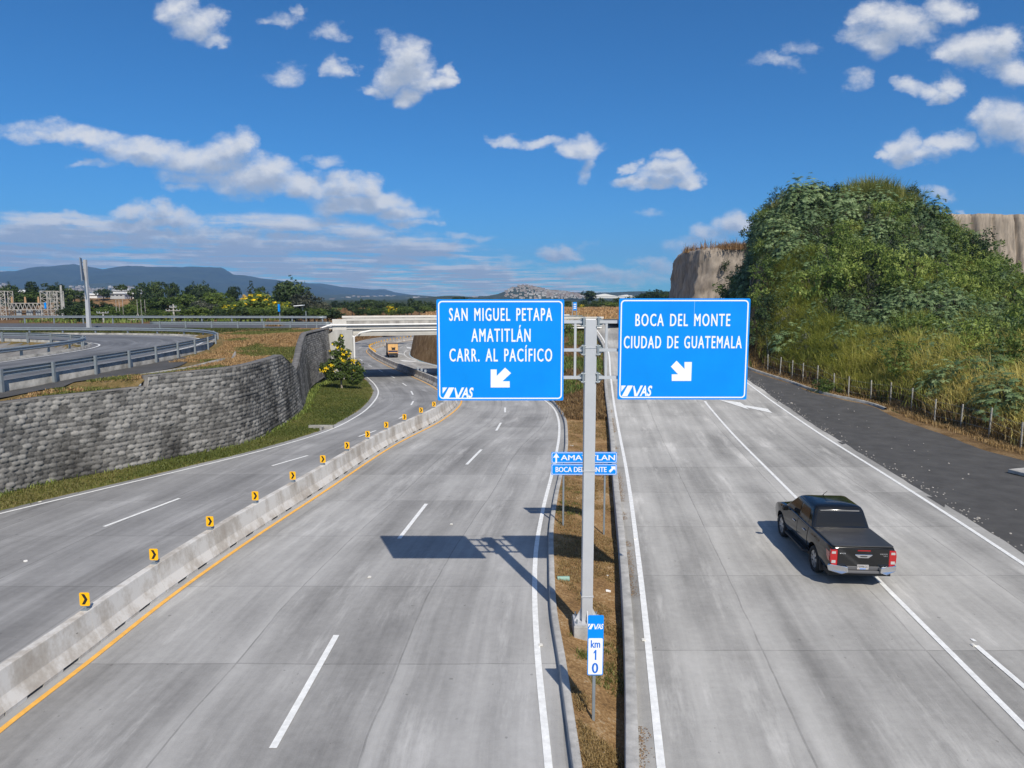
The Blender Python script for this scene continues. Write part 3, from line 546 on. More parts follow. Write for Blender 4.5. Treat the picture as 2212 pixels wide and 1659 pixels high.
# mountains
def range_(name, pts, D, label, m, depth=1500, seed=0, base=-4):
    px = np.array([p[0] for p in pts]); py = np.array([p[1] for p in pts]); g = np.linspace(px[0], px[-1], 260)
    u = (g-CX)/F; top = np.interp(g, px, py); a = cS+(CY-top)/F*sS; e_ = (-sS+(CY-top)/F*cS)/a; X0 = u/a*D; zt = CAMZ+e_*D
    R = np.concatenate([np.linspace(-1, 0, 26), np.linspace(.12, 1, 8)]); prof = np.where(R < 0, (1+R), (1-R)); prof = prof**.85
    X = np.repeat(X0[None, :], len(R), 0)*(1+R[:, None]*depth/D*.5); Yg = D+R[:, None]*depth+X*0
    ridge = nz(X, Yg, .0032, 5, seed)*(zt[None, :]-base)*.34*np.clip(1-np.abs(prof[:, None]*2-1), 0, 1)
    jag = nz(X, Yg, .03, 3, seed+4)*(zt[None, :]-base)*.02
    Z = base-3+(zt[None, :]-base+3)*prof[:, None]+ridge+jag*(prof[:, None] > .5)
    return struct(sheet(name, X, Yg, Z, m), label, 'mountain')
M_mt = groundmat('forested mountain', [(.3, (.010, .020, .016)), (.5, (.02, .036, .022)), (.72, (.04, .05, .03))], .004, .3, .03)
range_('mountain', [(-900,600),(-400,590),(-120,600),(0,586),(32,586),(64,578),(122,573.5),(161,570),(193,577),(222,582),(277,574),(355,576),(451,577),(480,579),(506,593),(529,595),(564,601),(606,606),(664,611),(713,625),(760,638),(800,648)], 5200, 'long blue forested mountain ridge on the left horizon', M_mt, 1500)
range_('mountain', [(560,640),(620,622),(658,612),(700,612.5),(739,620),(778,623),(800,625),(832,625),(852,631),(884,636),(916,641),(955,645),(1000,650)], 6200, 'fainter blue ridge tailing off towards the bridge', M_mt, 1200, 7)
# haze
hz = MB(); hz.b2((-8200, -60, -14), (8200, 8300, 520)); ho = hz.build('haze', None); ho['kind'] = 'stuff'; ho['label'] = 'pale blue haze in the air'; ho['category'] = 'haze'
hm = bpy.data.materials.new('haze'); hm.use_nodes = True; hm.node_tree.nodes.clear(); t = hm.node_tree
pv = t.nodes.new('ShaderNodeVolumePrincipled'); pv.inputs['Density'].default_value = 1.25e-4; pv.inputs['Color'].default_value = (.33, .58, 1, 1); pv.inputs['Anisotropy'].default_value = .0
hom = t.nodes.new('ShaderNodeOutputMaterial'); t.links.new(pv.outputs[0], hom.inputs['Volume']); ho.data.materials.append(hm)
# ---------------------------------------------------------------- lettering
def textmesh(s, x0, x1, z0, z1, y=0., bold=.0, shear=0., plain=None, sp=1., sw=1.):
    def raw(t):
        c = bpy.data.curves.new('t', 'FONT'); c.body = t; c.size = 1; c.offset = bold; c.extrude = 0; c.resolution_u = 3; c.shear = shear; c.space_character = sp; c.space_word = sw
        o = bpy.data.objects.new('t', c); COL.objects.link(o); bpy.context.view_layer.update()
        me = bpy.data.meshes.new_from_object(o.evaluated_get(bpy.context.evaluated_depsgraph_get())); bpy.data.objects.remove(o); bpy.data.curves.remove(c); return me
    ref = raw(plain or s); P = np.array([v.co for v in ref.vertices]); a = P.min(0); b = P.max(0)
    me = raw(s) if plain else ref
    for v in me.vertices:
        p = v.co; v.co = (x0+(p.x-a[0])/(b[0]-a[0])*(x1-x0), y, z0+(p.y-a[1])/(b[1]-a[1])*(z1-z0))
    me.flip_normals() if False else None
    me.update(); return me
def boldtext(s, x0, x1, z0, z1, y, k, plain=None, sp=1., sw=1., kz_=.35):
    mb = MB()
    for i, (a, b) in enumerate(((-k, 0), (0, 0), (k, 0), (0, k*kz_), (0, -k*kz_))):
        me = textmesh(s, x0+k+a, x1-k+a, z0+b, z1+b, y-.0004*i, 0, 0, plain, sp, sw); mb.add([v.co for v in me.vertices], [tuple(p.vertices) for p in me.polygons])
    return mb
def rrect(x0, x1, z0, z1, r, n=5):
    P = []
    for cx, cz, a0 in ((x1-r, z1-r, 0), (x0+r, z1-r, 90), (x0+r, z0+r, 180), (x1-r, z0+r, 270)):
        for i in range(n+1): a = math.radians(a0+90*i/n); P.append((cx+r*math.cos(a), cz+r*math.sin(a)))
    return P
def ring(mb, outer, inner, y0, y1):
    n = len(outer); V = [(p[0], y0, p[1]) for p in outer]+[(p[0], y0, p[1]) for p in inner]+[(p[0], y1, p[1]) for p in outer]
    mb.add(V, [(i, (i+1) % n, n+(i+1) % n, n+i) for i in range(n)])
def join_meshes(ms):
    mb = MB()
    for me in ms: mb.add([v.co for v in me.vertices], [tuple(p.vertices) for p in me.polygons])
    return mb
def logo(x0, x1, z0, z1, y):
    w = x1-x0; h = z1-z0; mb = MB(); X = lambda t: x0+w*t; Z = lambda t: z0+h*t
    for poly_ in ([(0, 1), (.15, 1), (.0, .42)], [(.02, .0), (.20, .0), (.375, 1), (.205, 1)], [(.385, .93), (.42, 1.0), (.50, .22), (.62, 1), (.70, 1), (.525, 0), (.43, 0)]):
        mb.add([(X(a), y, Z(b)) for a, b in poly_], [tuple(range(len(poly_)))])
    me = textmesh('AS', X(.60), X(1), Z(0), Z(1), y, .03, .28); mb.add([v.co for v in me.vertices], [tuple(p.vertices) for p in me.polygons])
    return mb
# ---------------------------------------------------------------- gantry
GY = 16.16
def gx(px, py=750, Y=GY): return PY(px, py, Y)[0]
def gz(py, Y=GY, px=1275): return PY(px, py, Y)[2]
gp = PZ(1273, 1352, .25); GX = gx(1275, 760)
g = thing('sign_gantry', 'tall grey steel pole with three pairs of arms carrying the two big blue signs', 'sign gantry', (GX, GY, -.05))
def gb(mb, nm, m=M_pole, **k): return mb.build(nm, m, g, (GX, GY, -.05), **k)
PT = gz(689)
mb = MB(); rr = lambda h, z: [(GX-h, GY-h, z), (GX+h, GY-h, z), (GX+h, GY+h, z), (GX-h, GY+h, z)]
mb.loft([rr(.128, .30), rr(.132, PT)]); gb(mb, 'pole', bevel=.012)
for z_ in (gz(1287, 16.1), gz(748.5)-.02, gz(1015)):
    mb = MB(); mb.box((GX, GY, z_), (.285, .285, .016)); gb(mb, 'weld_seam')
mb = MB(); mb.box((GX, GY, .31), (.62, .55, .03))
for sx_ in (-1, 1):
    for a_, b_ in (((sx_*.3, 0), (0, 0)), ((0, 0), (0, 0))): pass
    mb.prism([(GX+sx_*.13, .325), (GX+sx_*.29, .325), (GX+sx_*.13, .62)], GY-.012, GY+.012)
    mb.prism([(GY+sx_*.13, .326), (GY+sx_*.25, .326), (GY+sx_*.13, .6)], GX-.012, GX+.012, 'x')
gb(mb, 'base_plate')
for sx_ in (-1, 1):
    for sy_ in (-1, 1):
        mb = MB(); mb.tube([(GX+sx_*.25, GY+sy_*.21, .3), (GX+sx_*.25, GY+sy_*.21, .42)], .022, 6); gb(mb, 'anchor_bolt', M_galv)
mb = MB(); mb.box((GX, GY, .02), (.66, .62, .54)); gb(mb, 'foundation', M_conc, bevel=.02)
AZ = [gz(695), gz(755.5), gz(814.5)]
for sd in (-1, 1):
    for z_ in AZ:
        mb = MB(); xa = GX+sd*.17; xb = GX+sd*(3.3 if sd < 0 else 3.35); mb.b2((min(xa, xb), GY-.1, z_-.034), (max(xa, xb), GY-.03, z_+.034)); gb(mb, 'arm')
        mb = MB(); mb.box((GX+sd*.150, GY-.065, z_+.0), (.022, .2, .235)); mb.box((GX+sd*.174, GY-.065, z_), (.022, .2, .235))
        mb.prism([(GX+sd*.185, z_+.11), (GX+sd*.185, z_+.034), (GX+sd*.3, z_+.034)], GY-.072, GY-.058); mb.prism([(GX+sd*.185, z_-.11), (GX+sd*.185, z_-.034), (GX+sd*.3, z_-.034)], GY-.072, GY-.058)
        cl_ = gb(mb, 'clamp_plate', M_galv)
        for dz_ in (-.095, .095):
            b_ = MB(); b_.tube([(GX+sd*.12, GY-.15, z_+dz_), (GX+sd*.215, GY-.15, z_+dz_)], .018, 6); b_.build('bolt', M_galv, cl_, (GX, GY, -.05))
    mb = MB(); xb = GX+sd*.352; mb.b2((xb-.026, GY-.095, AZ[2]+.034), (xb+.026, GY-.04, AZ[0]-.034)); gb(mb, 'brace')
# ---------------------------------------------------------------- big signs
SY = GY-.17
def big_sign(label, pxl, pxr, pyt, pyb, lines, arrow, lg, scratch=None):
    x0, x1 = gx(pxl, 750, SY), gx(pxr, 750, SY); z0, z1 = gz(pyb, SY), gz(pyt, SY); O_ = ((x0+x1)/2, SY, z0)
    t = thing('road_sign', label, 'road sign', O_)
    mb = MB(); mb.prism(rrect(x0, x1, z0, z1, .03), SY, SY+.05); pn = mb.build('panel', M_blue, t, O_)
    mb = MB(); ring(mb, rrect(x0+.035, x1-.035, z0+.035, z1-.035, .09), rrect(x0+.063, x1-.063, z0+.063, z1-.063, .065), SY-.003, SY); mb.build('border', M_sgnw, pn, O_)
    for s_, a, b, c, d_, pl in lines:
        boldtext(s_, gx(a, c, SY), gx(b, c, SY), gz(d_, SY, a), gz(c, SY, a), SY-.004, .0055, pl, 1.22, 1.5).build('lettering', M_sgnw, pn, O_)
    P = [(gx(a, b, SY), gz(b, SY, a)) for a, b in arrow]; mb = MB(); mb.add([(a, SY-.004, b) for a, b in P], [tuple(range(len(P)))]); mb.build('arrow', M_sgnw, pn, O_)
    logo(gx(lg[0], lg[2], SY), gx(lg[1], lg[2], SY), gz(lg[3], SY), gz(lg[2], SY), SY-.004).build('logo', M_sgnw, pn, O_)
    for zz in AZ:
        mb = MB(); mb.b2((x0+.15, SY+.051, zz-.06), (x1-.15, SY+.068, zz+.06)); mb.build('back_rail', M_galv, t, O_)
    if scratch:
        mb = MB(); a = gx(scratch[0], scratch[1], SY); mb.box((a, SY-.002, (gz(scratch[1], SY)+gz(scratch[2], SY))/2), (.008, .004, gz(scratch[1], SY)-gz(scratch[2], SY))); mb.build('scratch', mat('scuffed sheeting', (.2, .5, .85), .5), pn, O_)
    return t
A1 = [(1060,837),(1060,798),(1072,798.5),(1072,815),(1088.5,794.5),(1104,806.5),(1087.5,824),(1101,824),(1101,837)]
A1 = [(1060,837),(1060,798),(1073,798),(1073,812),(1091,794),(1104,806),(1085.5,823.5),(1101,823.5),(1101,837)]
big_sign('big blue sign lettered SAN MIGUEL PETAPA with a white arrow pointing down left', 944, 1218, 646.5, 865, [('SAN MIGUEL PETAPA', 969.8, 1193.1, 665.4, 693.2, None), ('AMATITLÁN', 1018, 1146.3, 710, 738.1, 'AMATITLAN'), ('CARR. AL PACÍFICO', 970.5, 1193, 753, 781, 'CARR. AL PACIFICO')], A1, (956, 1023, 837, 859.8))
A2 = [(1493,822.8),(1451,822.8),(1451,808.5),(1464.5,808.5),(1449,792),(1461.5,779),(1478.5,797),(1478.5,782),(1494.5,782)]
big_sign('big blue sign lettered BOCA DEL MONTE with a white arrow pointing down right', 1336, 1617, 644.5, 863, [('BOCA DEL MONTE', 1372.6, 1578, 677.8, 704.6, None), ('CIUDAD DE GUATEMALA', 1347.6, 1603, 725.7, 752.5, None)], A2, (1342, 1409, 832.8, 856), (1500.5, 651, 704))
# ---------------------------------------------------------------- guide sign on two posts
Y0 = 23.9; a = PY(1190.4, 976, Y0); O_ = (PY(1261, 1000, Y0)[0], Y0, -.1)
t = thing('guide_sign', 'pair of small blue direction panels on two thin posts behind the gantry pole', 'road sign', O_)
def gpx(px): return PY(px, 1000, Y0)[0]
def gpz(py): return PY(1261, py, Y0)[2]
for i, (ya, yb) in enumerate(((976, 1000), (1001.7, 1025.6))):
    x0, x1, z1, z0 = gpx(1190.6), gpx(1332.5), gpz(ya), gpz(yb)
    mb = MB(); mb.prism(rrect(x0, x1, z0, z1, .05), Y0-.03, Y0-.012); pn = mb.build('panel', M_blue, t, O_); pn['label'] = ('upper blue panel reading AMATITLAN with an up arrow', 'lower blue panel reading BOCA DEL MONTE with an arrow')[i]
    mb = MB(); ring(mb, rrect(x0+.02, x1-.02, z0+.02, z1-.02, .045), rrect(x0+.035, x1-.035, z0+.035, z1-.035, .035), Y0-.033, Y0-.03); mb.build('border', M_sgnw, pn, O_)
    zc = (z0+z1)/2; h = (z1-z0)
    if i == 0:
        me = boldtext('AMATITLAN', gpx(1211), gpx(1328), zc-h*.23, zc+h*.23, Y0-.034, .007); c = gpx(1201.3)
        ar = [(c-.028, zc-.16*1.2), (c+.028, zc-.16*1.2), (c+.028, zc), (c+.11, zc), (c, zc+.16), (c-.11, zc), (c-.028, zc)]
    else:
        me = boldtext('BOCA DEL MONTE', gpx(1200), gpx(1310.5), zc-h*.23, zc+h*.23, Y0-.034, .006); c = gpx(1322.5); k = .11
        ar = [(c-k*.4, zc+k), (c+k, zc+k), (c+k, zc-k*.4), (c+k*.55, zc+.02), (c-k*.6, zc-k), (c-k*1.1, zc-k*.5), (c-.02, zc+k*.45)]
    me.build('lettering', M_sgnw, pn, O_); mb = MB(); mb.add([(p, Y0-.034, q_) for p, q_ in ar], [tuple(range(len(ar)))]); mb.build('arrow', M_sgnw, pn, O_)
for px in (1217.6, 1307):
    mb = MB(); x_ = gpx(px); mb.b2((x_-.03, Y0-.01, -.35), (x_+.03, Y0+.04, gpz(979))); mb.build('post', M_galv, t, O_, bevel=.008)
# ---------------------------------------------------------------- kilometre marker
Y0 = 12.68; O_ = (PY(1283, 1548, Y0)[0], Y0, -.05); kx = lambda p: PY(p, 1400, Y0)[0]; kz = lambda p: PY(1285, p, Y0)[2]
t = thing('distance_marker', 'narrow blue and white kilometre ten marker on a post in the median', 'road sign', O_)
x0, x1, z1, z0 = kx(1268.8), kx(1303), kz(1327.7), kz(1456.8)
mb = MB(); mb.prism(rrect(x0, x1, z0, z1, .03), Y0-.03, Y0-.018); pn = mb.build('panel', M_blue, t, O_)
wz1 = kz(1377); mb = MB(); mb.prism(rrect(x0+.015, x1-.015, z0+.018, wz1, .025), Y0-.034, Y0-.0305); wp = mb.build('number_plate', M_sgnw, pn, O_)
M_blt = mat('blue lettering', (.0, .14, .62), .5)
o1 = MB(); fx = lambda a: kx(1281+a*9); fz = lambda b: kz(1423.5-b*21.5)
o1.add([(fx(a), Y0-.0355, fz(b)) for a, b in ((.42, 0), (.78, 0), (.78, 1), (.5, 1), (.1, .78), (.1, .62), (.42, .74))], [tuple(range(7))]); one = o1.mesh('one')
boldtext('km', kx(1275.5), kx(1296), kz(1397), kz(1381), Y0-.0355, .004).build('lettering', M_blt, wp, O_); one.materials.append(M_blt); link('lettering', one, None, wp, tuple(-c for c in O_))
boldtext('0', kx(1278.5), kx(1292.5), kz(1452), kz(1430), Y0-.0355, .006).build('lettering', M_blt, wp, O_); logo(x0+.006, x1-.006, kz(1357.5), kz(1346), Y0-.032).build('logo', M_sgnw, pn, O_)
mb = MB(); xc = kx(1284); mb.b2((xc-.028, Y0-.017, -.3), (xc+.028, Y0+.035, z1-.1)); mb.build('post', M_galv, t, O_, bevel=.006)
# ---------------------------------------------------------------- concrete barrier sections and chevrons
ORD = ['first', 'second', 'third', 'fourth', 'fifth', 'sixth', 'seventh', 'eighth', 'ninth', 'tenth', 'eleventh', 'twelfth', 'thirteenth', 'fourteenth', 'fifteenth', 'sixteenth', 'seventeenth', 'eighteenth', 'nineteenth']
TENS = {2: 'twent', 3: 'thirt', 4: 'fort', 5: 'fift', 6: 'sixt', 7: 'sevent', 8: 'eight', 9: 'ninet'}
def ordinal(n):
    if n < 20: return ORD[n-1]
    if n % 10 == 0: return TENS[n//10]+'ieth'
    return TENS[n//10]+'y-'+ORD[n % 10-1]
Yb = np.arange(3, 228, .1); xb = XB(Yb); arc = np.concatenate([[0], np.cumsum(np.hypot(np.diff(xb), np.diff(Yb)))])
s15 = np.interp(15.62, Yb, arc); SEG = 2.86
def bpos(s): y = np.interp(s, arc, Yb); return float(XB(y)), float(y)
M_barr = mat('barrier concrete', (.47, .455, .42), .85, col2=(.22, .20, .17), scale=1.1, stretch=(1, 1, .7), bump=.15, detail=8)
M_barrn = bpy.data.materials.new('barrier concrete streaks'); M_barrn.use_nodes = True
def barriermat():
    m = M_barrn; t = m.node_tree; p = t.nodes['Principled BSDF']; c = t.nodes.new('ShaderNodeTexCoord'); gg = t.nodes.new('ShaderNodeNewGeometry')
    def no(sc, st, d=6, src=gg.outputs['Position']):
        mp = t.nodes.new('ShaderNodeMapping'); mp.inputs['Scale'].default_value = st; t.links.new(src, mp.inputs[0]); n = t.nodes.new('ShaderNodeTexNoise'); n.inputs['Scale'].default_value = sc; n.inputs['Detail'].default_value = d; n.inputs['Roughness'].default_value = .6; t.links.new(mp.outputs[0], n.inputs[0]); return n.outputs['Fac']
    a = no(.9, (1, 1, .9)); b = no(2.2, (1, 1, .25), 5); f = no(14, (1, 1, 1), 3)
    v = mth('MULTIPLY_ADD', a, .9, mth('MULTIPLY_ADD', b, .7, mth('MULTIPLY', f, .2, tree=t), tree=t), tree=t)
    r = t.nodes.new('ShaderNodeValToRGB'); t.links.new(v, r.inputs[0]); e = r.color_ramp.elements; e[0].position = .70; e[0].color = (.33, .30, .265, 1); e[1].position = 1.0; e[1].color = (.56, .55, .53, 1); q = e.new(.84); q.color = (.41, .385, .35, 1); q = e.new(.9); q.color = (.47, .45, .42, 1)
    t.links.new(r.outputs[0], p.inputs['Base Color']); p.inputs['Roughness'].default_value = .85
barriermat()
JP = [(-.30, .075), (-.285, .10), (-.165, .33), (-.10, .80), (-.085, .815), (.085, .815), (.10, .80), (.165, .33), (.285, .10), (.30, .075)]
k0 = -int((s15-1.0)//SEG); nseg = 0
stations = [s15+SEG*k for k in range(k0, 90) if s15+SEG*(k+1) < arc[-1]-1]
for i, sa in enumerate(stations):
    cx_, cy_ = bpos(sa+SEG/2); O_ = (cx_, cy_, float(zL(cy_))); mb = MB(); rings = []
    def sec(s, prof):
        x, y = bpos(s); x2, y2 = bpos(s+.05); d = Vector((x2-x, y2-y, 0)).normalized(); n = Vector((d.y, -d.x, 0)); z = float(zL(y))
        return [(x+n.x*a, y+n.y*a, z+b) for a, b in prof]
    q = [sa+.005, sa+SEG*.33, sa+SEG*.66, sa+SEG-.005]; mb.loft([sec(s, JP) for s in q])
    for f0, f1 in ((.008, .2), (.36, .56), (.74, .992)): mb.loft([sec(s, [(-.295, -.02), (-.295, .076), (.295, .076), (.295, -.02)]) for s in (sa+SEG*f0, sa+SEG*f1)])
    mb.m = 1
    if cy_ < 60:
        for f0 in (.26, .80):
            for sgn in (1,):
                a = sec(sa+SEG*f0, [(.136*sgn, .50), (.118*sgn, .57)]); b = sec(sa+SEG*f0+.06, [(.136*sgn, .50), (.118*sgn, .57)])
                c = (Vector(a[0])+Vector(a[1])+Vector(b[0])+Vector(b[1]))/4; u = (Vector(b[0])-Vector(a[0]))*.6; w = (Vector(a[1])-Vector(a[0]))*.5; n = u.cross(w).normalized()*.006
                if n.x*sgn < 0: n = -n
                mb.add([c+n+u*math.cos(t_*.785)+w*math.sin(t_*.785) for t_ in range(8)], [tuple(range(8))])  # flat black discs painted on for the dark inside of the lifting holes
    o = mb.build('barrier_section', [M_barrn, M_black], None, O_)
    tag(o, 'grey concrete barrier section, %s counted along the curving row from the bottom left corner' % ordinal(i+1), 'concrete barrier', 'concrete barrier sections in a row')
chm = {}
def chevron_parts():
    mb = MB(); mb.prism(rrect(-.118, .118, .1, .42, .035), -.012, .0); p = mb.mesh('panel'); p.materials.append(M_sgy)
    a = MB(); a.add([(x, -.0135, z) for x, z in ((-.07, .385), (.005, .385), (.075, .26), (.005, .135), (-.07, .135), (.0, .26))], [(0, 1, 2, 5), (5, 2, 3, 4)]); am = a.mesh('arrow'); am.materials.append(M_black)
    s_ = MB(); s_.b2((-.02, .001, .0), (.02, .02, .3)); s_.box((0, .0, .01), (.16, .13, .02)); sm_ = s_.mesh('bracket'); sm_.materials.append(M_galv); return p, am, sm_
cpm, cam_, csm = chevron_parts()
bk = MB(); bk.prism(rrect(-.118, .118, .1, .42, .035), 0.0005, .004); bkm = bk.mesh('back_plate'); bkm.materials.append(M_backp)
def chevron(s, label, back=False, grp='yellow chevron signs on the barrier'):
    x, y = bpos(s); x2, y2 = bpos(s+.2); r = math.atan2(-(x2-x), y2-y)*(0.55 if y < 60 else .3)
    t = thing('chevron_sign', label, 'chevron sign', (x, y, float(zL(y))+.815), grp, r+(math.pi if back else 0))
    p = link('panel', cpm, None, t); link('arrow', cam_, None, p); link('bracket', csm, None, t); link('back_plate', bkm, None, t)
n = 0
for i, sa in enumerate(stations):
    x, y = bpos(sa)
    if 14.8 < y < 47.6:
        n += 1; chevron(sa, 'small yellow and black chevron sign on the concrete barrier, %s from the left' % ordinal(n))
    elif 47.6 <= y < 59: chevron(sa, 'grey back of a small chevron sign where the barrier passes under the left sign', True, 'chevron sign backs')
    elif 80 < y < 87: chevron(sa, 'pale back of a chevron sign on the barrier near the bridge shadow', True, 'chevron sign backs by the bridge')
    elif 128 < y < 212: chevron(sa, 'tiny orange chevron sign on the far bend of the barrier beyond the truck', False, 'far chevron signs beyond the bridge')
# ---------------------------------------------------------------- stone retaining wall (every block a pillow of real relief)
yy = np.arange(9, 80.2, .02); xx = XWB(yy); ar = np.concatenate([[0], np.cumsum(np.hypot(np.diff(xx), np.diff(yy)))])
sq = np.arange(0, ar[-1], .052); wy = np.interp(sq, ar, yy); wx = XWB(wy); tx = np.gradient(wx); ty = np.gradient(wy); l = np.hypot(tx, ty); nx, ny = ty/l, -tx/l
NH = 112; zb_ = zL(wy)-.15; zt_ = WT(wy); V = []; UVs = []
BW, BH = .36, .205
r2 = np.random.default_rng(5); rnd = r2.uniform(0, 1, (60, 400)); rw = r2.uniform(-.06, .06, (60, 400))
Hs = np.linspace(-.35, 4.35, NH)
Hm = np.repeat(Hs[:, None], len(sq), 1)+nz(sq[None, :]*1., Hs[:, None]*1., 1.7, 3)*.018; Sm = np.repeat(sq[None, :], NH, 0)+nz(sq[None, :]*1.+50, Hs[:, None]*1., 1.9, 3)*.03
row = np.floor((Hm+1)/BH).astype(int); u = Sm/BW+.5*(row % 2)+.17*np.sin(row*2.1); colm = np.floor(u).astype(int); fu = (u-colm-.5)*2; fv = ((Hm+1)/BH-row-.5)*2
rv = rnd[row % 60, colm % 400]; jo = rw[row % 60, colm % 400]
e = 1-np.maximum(np.abs(fu+jo)**4*1.0+np.abs(fv)**3.2*.9-.12*(rv-.5), 0); bulge = np.clip(e, 0, 1)**.4*(.065+.05*rv)+.012*nz(Sm, Hm, 9, 3, 3)
batter = (4.2-Hm)*.09; bulge = bulge*(1-.55*sm(45, 54, wy))[None, :]
X = wx[None, :]+nx[None, :]*(bulge+batter-.05); Y = wy[None, :]+ny[None, :]*(bulge+batter-.05); Z = np.minimum(np.maximum(Hm*0+Hs[:, None], zb_[None, :]), zt_[None, :])
me = mesh_np('retaining_wall', np.stack([X, Y, Z], -1), grid_faces(NH, len(sq)), smooth=True)
at = me.attributes.new('stone', 'FLOAT', 'POINT'); at.data.foreach_set('value', (rv*.8+.2*rnd[(row+7) % 60, colm % 400]).astype(np.float32).ravel())
M_wall = bpy.data.materials.new('split face stone'); M_wall.use_nodes = True; t = M_wall.node_tree; p = t.nodes['Principled BSDF']
a = t.nodes.new('ShaderNodeAttribute'); a.attribute_name = 'stone'; c = t.nodes.new('ShaderNodeTexCoord')
n1 = t.nodes.new('ShaderNodeTexNoise'); n1.inputs['Scale'].default_value = 14; n1.inputs['Detail'].default_value = 5; t.links.new(c.outputs['Object'], n1.inputs[0])
mp = t.nodes.new('ShaderNodeMapping'); mp.inputs['Scale'].default_value = (.35, .35, .12); t.links.new(c.outputs['Object'], mp.inputs[0]); n2 = t.nodes.new('ShaderNodeTexNoise'); n2.inputs['Scale'].default_value = 1.1; n2.inputs['Detail'].default_value = 5; t.links.new(mp.outputs[0], n2.inputs[0])
v = mth('MULTIPLY_ADD', a.outputs['Fac'], .5, mth('MULTIPLY', n1.outputs['Fac'], .5, tree=t), tree=t)
r = t.nodes.new('ShaderNodeValToRGB'); t.links.new(v, r.inputs[0]); e_ = r.color_ramp.elements; e_[0].position = .2; e_[0].color = (.055, .054, .052, 1); e_[1].position = .8; e_[1].color = (.275, .268, .255, 1)
st = t.nodes.new('ShaderNodeMapRange'); t.links.new(n2.outputs['Fac'], st.inputs[0]); st.inputs[1].default_value = .38; st.inputs[2].default_value = .56; st.inputs[3].default_value = .35; st.inputs[4].default_value = 1.12
mu = t.nodes.new('ShaderNodeVectorMath'); mu.operation = 'SCALE'; t.links.new(r.outputs[0], mu.inputs[0]); t.links.new(st.outputs[0], mu.inputs['Scale']); t.links.new(mu.outputs[0], p.inputs['Base Color']); p.inputs['Roughness'].default_value = .95; p.inputs['Specular IOR Level'].default_value = .15
w = thing('retaining_wall', 'grey rough stone block retaining wall curving along the left road', 'retaining wall', (float(wx[0]), float(wy[0]), 0)); L0 = (-float(wx[0]), -float(wy[0]), 0)
link('stone_face', me, M_wall, w, L0)
A = np.stack([wx-nx*.05+nx*.0, wy-ny*.05], 1); n = len(A); B = A-np.stack([nx, ny], 1)*.42; F0 = A+np.stack([nx, ny], 1)*.06; z1 = WT(wy)
Vc = np.concatenate([np.c_[F0, z1-.09], np.c_[F0, z1+.04], np.c_[B, z1+.04], np.c_[B, z1-1.2]]); i = np.arange(0, n-1)
link('coping', mesh_np('coping', Vc, np.concatenate([np.stack([k*n+i, k*n+i+1, (k+1)*n+i+1, (k+1)*n+i], -1) for k in range(3)])), mat('dark coping', (.14, .135, .13), .9, var=.4, scale=2), w, L0)
# ---------------------------------------------------------------- bridge
e1 = Vector((1, .28, 0)).normalized(); e2 = Vector((-e1.y, e1.x, 0)); BA = Vector((-20.6, float(YX(-20.6)), 0))
def bp(a, b, z): q = BA+e1*a+e2*b; return (q.x, q.y, z)
def bbox_(mb, a0, a1, b0, b1, z0, z1):
    V = [bp(a, b, z) for z in (z0, z1) for a, b in ((a0, b0), (a1, b0), (a1, b1), (a0, b1))]; mb.add(V, [(3, 2, 1, 0), (4, 5, 6, 7), (0, 1, 5, 4), (1, 2, 6, 5), (2, 3, 7, 6), (3, 0, 4, 7)])
O_ = tuple(BA); br = thing('road_bridge', 'concrete road bridge crossing over the curving carriageways', 'bridge', O_)
M_cw = mat('pale bridge concrete', (.55, .53, .49), .85, var=.12, scale=.6, detail=8)
M_cst = mat('weather stained parapet', (.50, .48, .44), .9, col2=(.16, .15, .14), scale=1.0, stretch=(1, 1, .35), detail=9)
M_pipe = mat('white pipe', (.74, .74, .73), .5)
LEN = 33.; M_gird = mat('grey girder concrete', (.40, .39, .36), .85, var=.15, scale=.6, detail=8)
mb = MB(); bbox_(mb, 0, LEN, 0, 12.5, 4.34, 4.62); mb.build('deck', M_cw, br, O_)
for b0, lb in ((0, 'near'), (12.2, 'far')):
    mb = MB(); bbox_(mb, 2.1, LEN, b0, b0+.3, 4.621, 5.25); pr = mb.build('parapet', M_cst, br, O_)
    mb = MB(); bbox_(mb, 2.05, LEN+.2, b0-.04, b0+.34, 5.25, 5.48); mb.build('coping', M_cw, pr, O_)
mb = MB(); bbox_(mb, .5, 2.04, -.06, .36, 4.1, 5.44); mb.build('end_block', M_cw, br, O_, bevel=.03)
for k in range(5):
    b0 = .35+k*2.7; mb = MB(); V = []
    for a_ in (.6, 27.5):
        V.append([bp(a_, b0+d_, z) for d_, z in ((-.12, 4.34), (-.12, 3.95), (-.3, 3.84), (-.3, 3.52), (.5, 3.52), (.5, 3.84), (.32, 3.95), (.32, 4.34))])
    mb.loft(V); mb.build('girder', M_gird, br, O_)
def xw(y): return float(XLE(y))-1.9
mb = MB(); P = [(-20.9, 79.35), (-17.9, 80.1), (xw(86), 86), (xw(92.5), 92.5), (xw(92.5)-2.2, 92.0), (-23.2, 86)]
mb.prism([(x, y) for x, y in P], -2.6, 3.5, 'z'); ab = mb.build('abutment', M_cw, br, O_); ab['label'] = 'left concrete abutment behind the flowering tree'
mb = MB(); mb.prism([(-21.0, -2.2), (-17.75, -2.2), (-17.75, 4.30), (-18.9, 4.30), (-19.7, 4.28), (-21.0, 3.42)], 79.0, 79.33); mb.build('wing_wall', mat('wing wall concrete', (.52, .52, .49), .85, col2=(.33, .32, .30), scale=.8, stretch=(1, 1, .3), detail=8), br, O_)
def xr(y): return float(XCE(y))+2.6
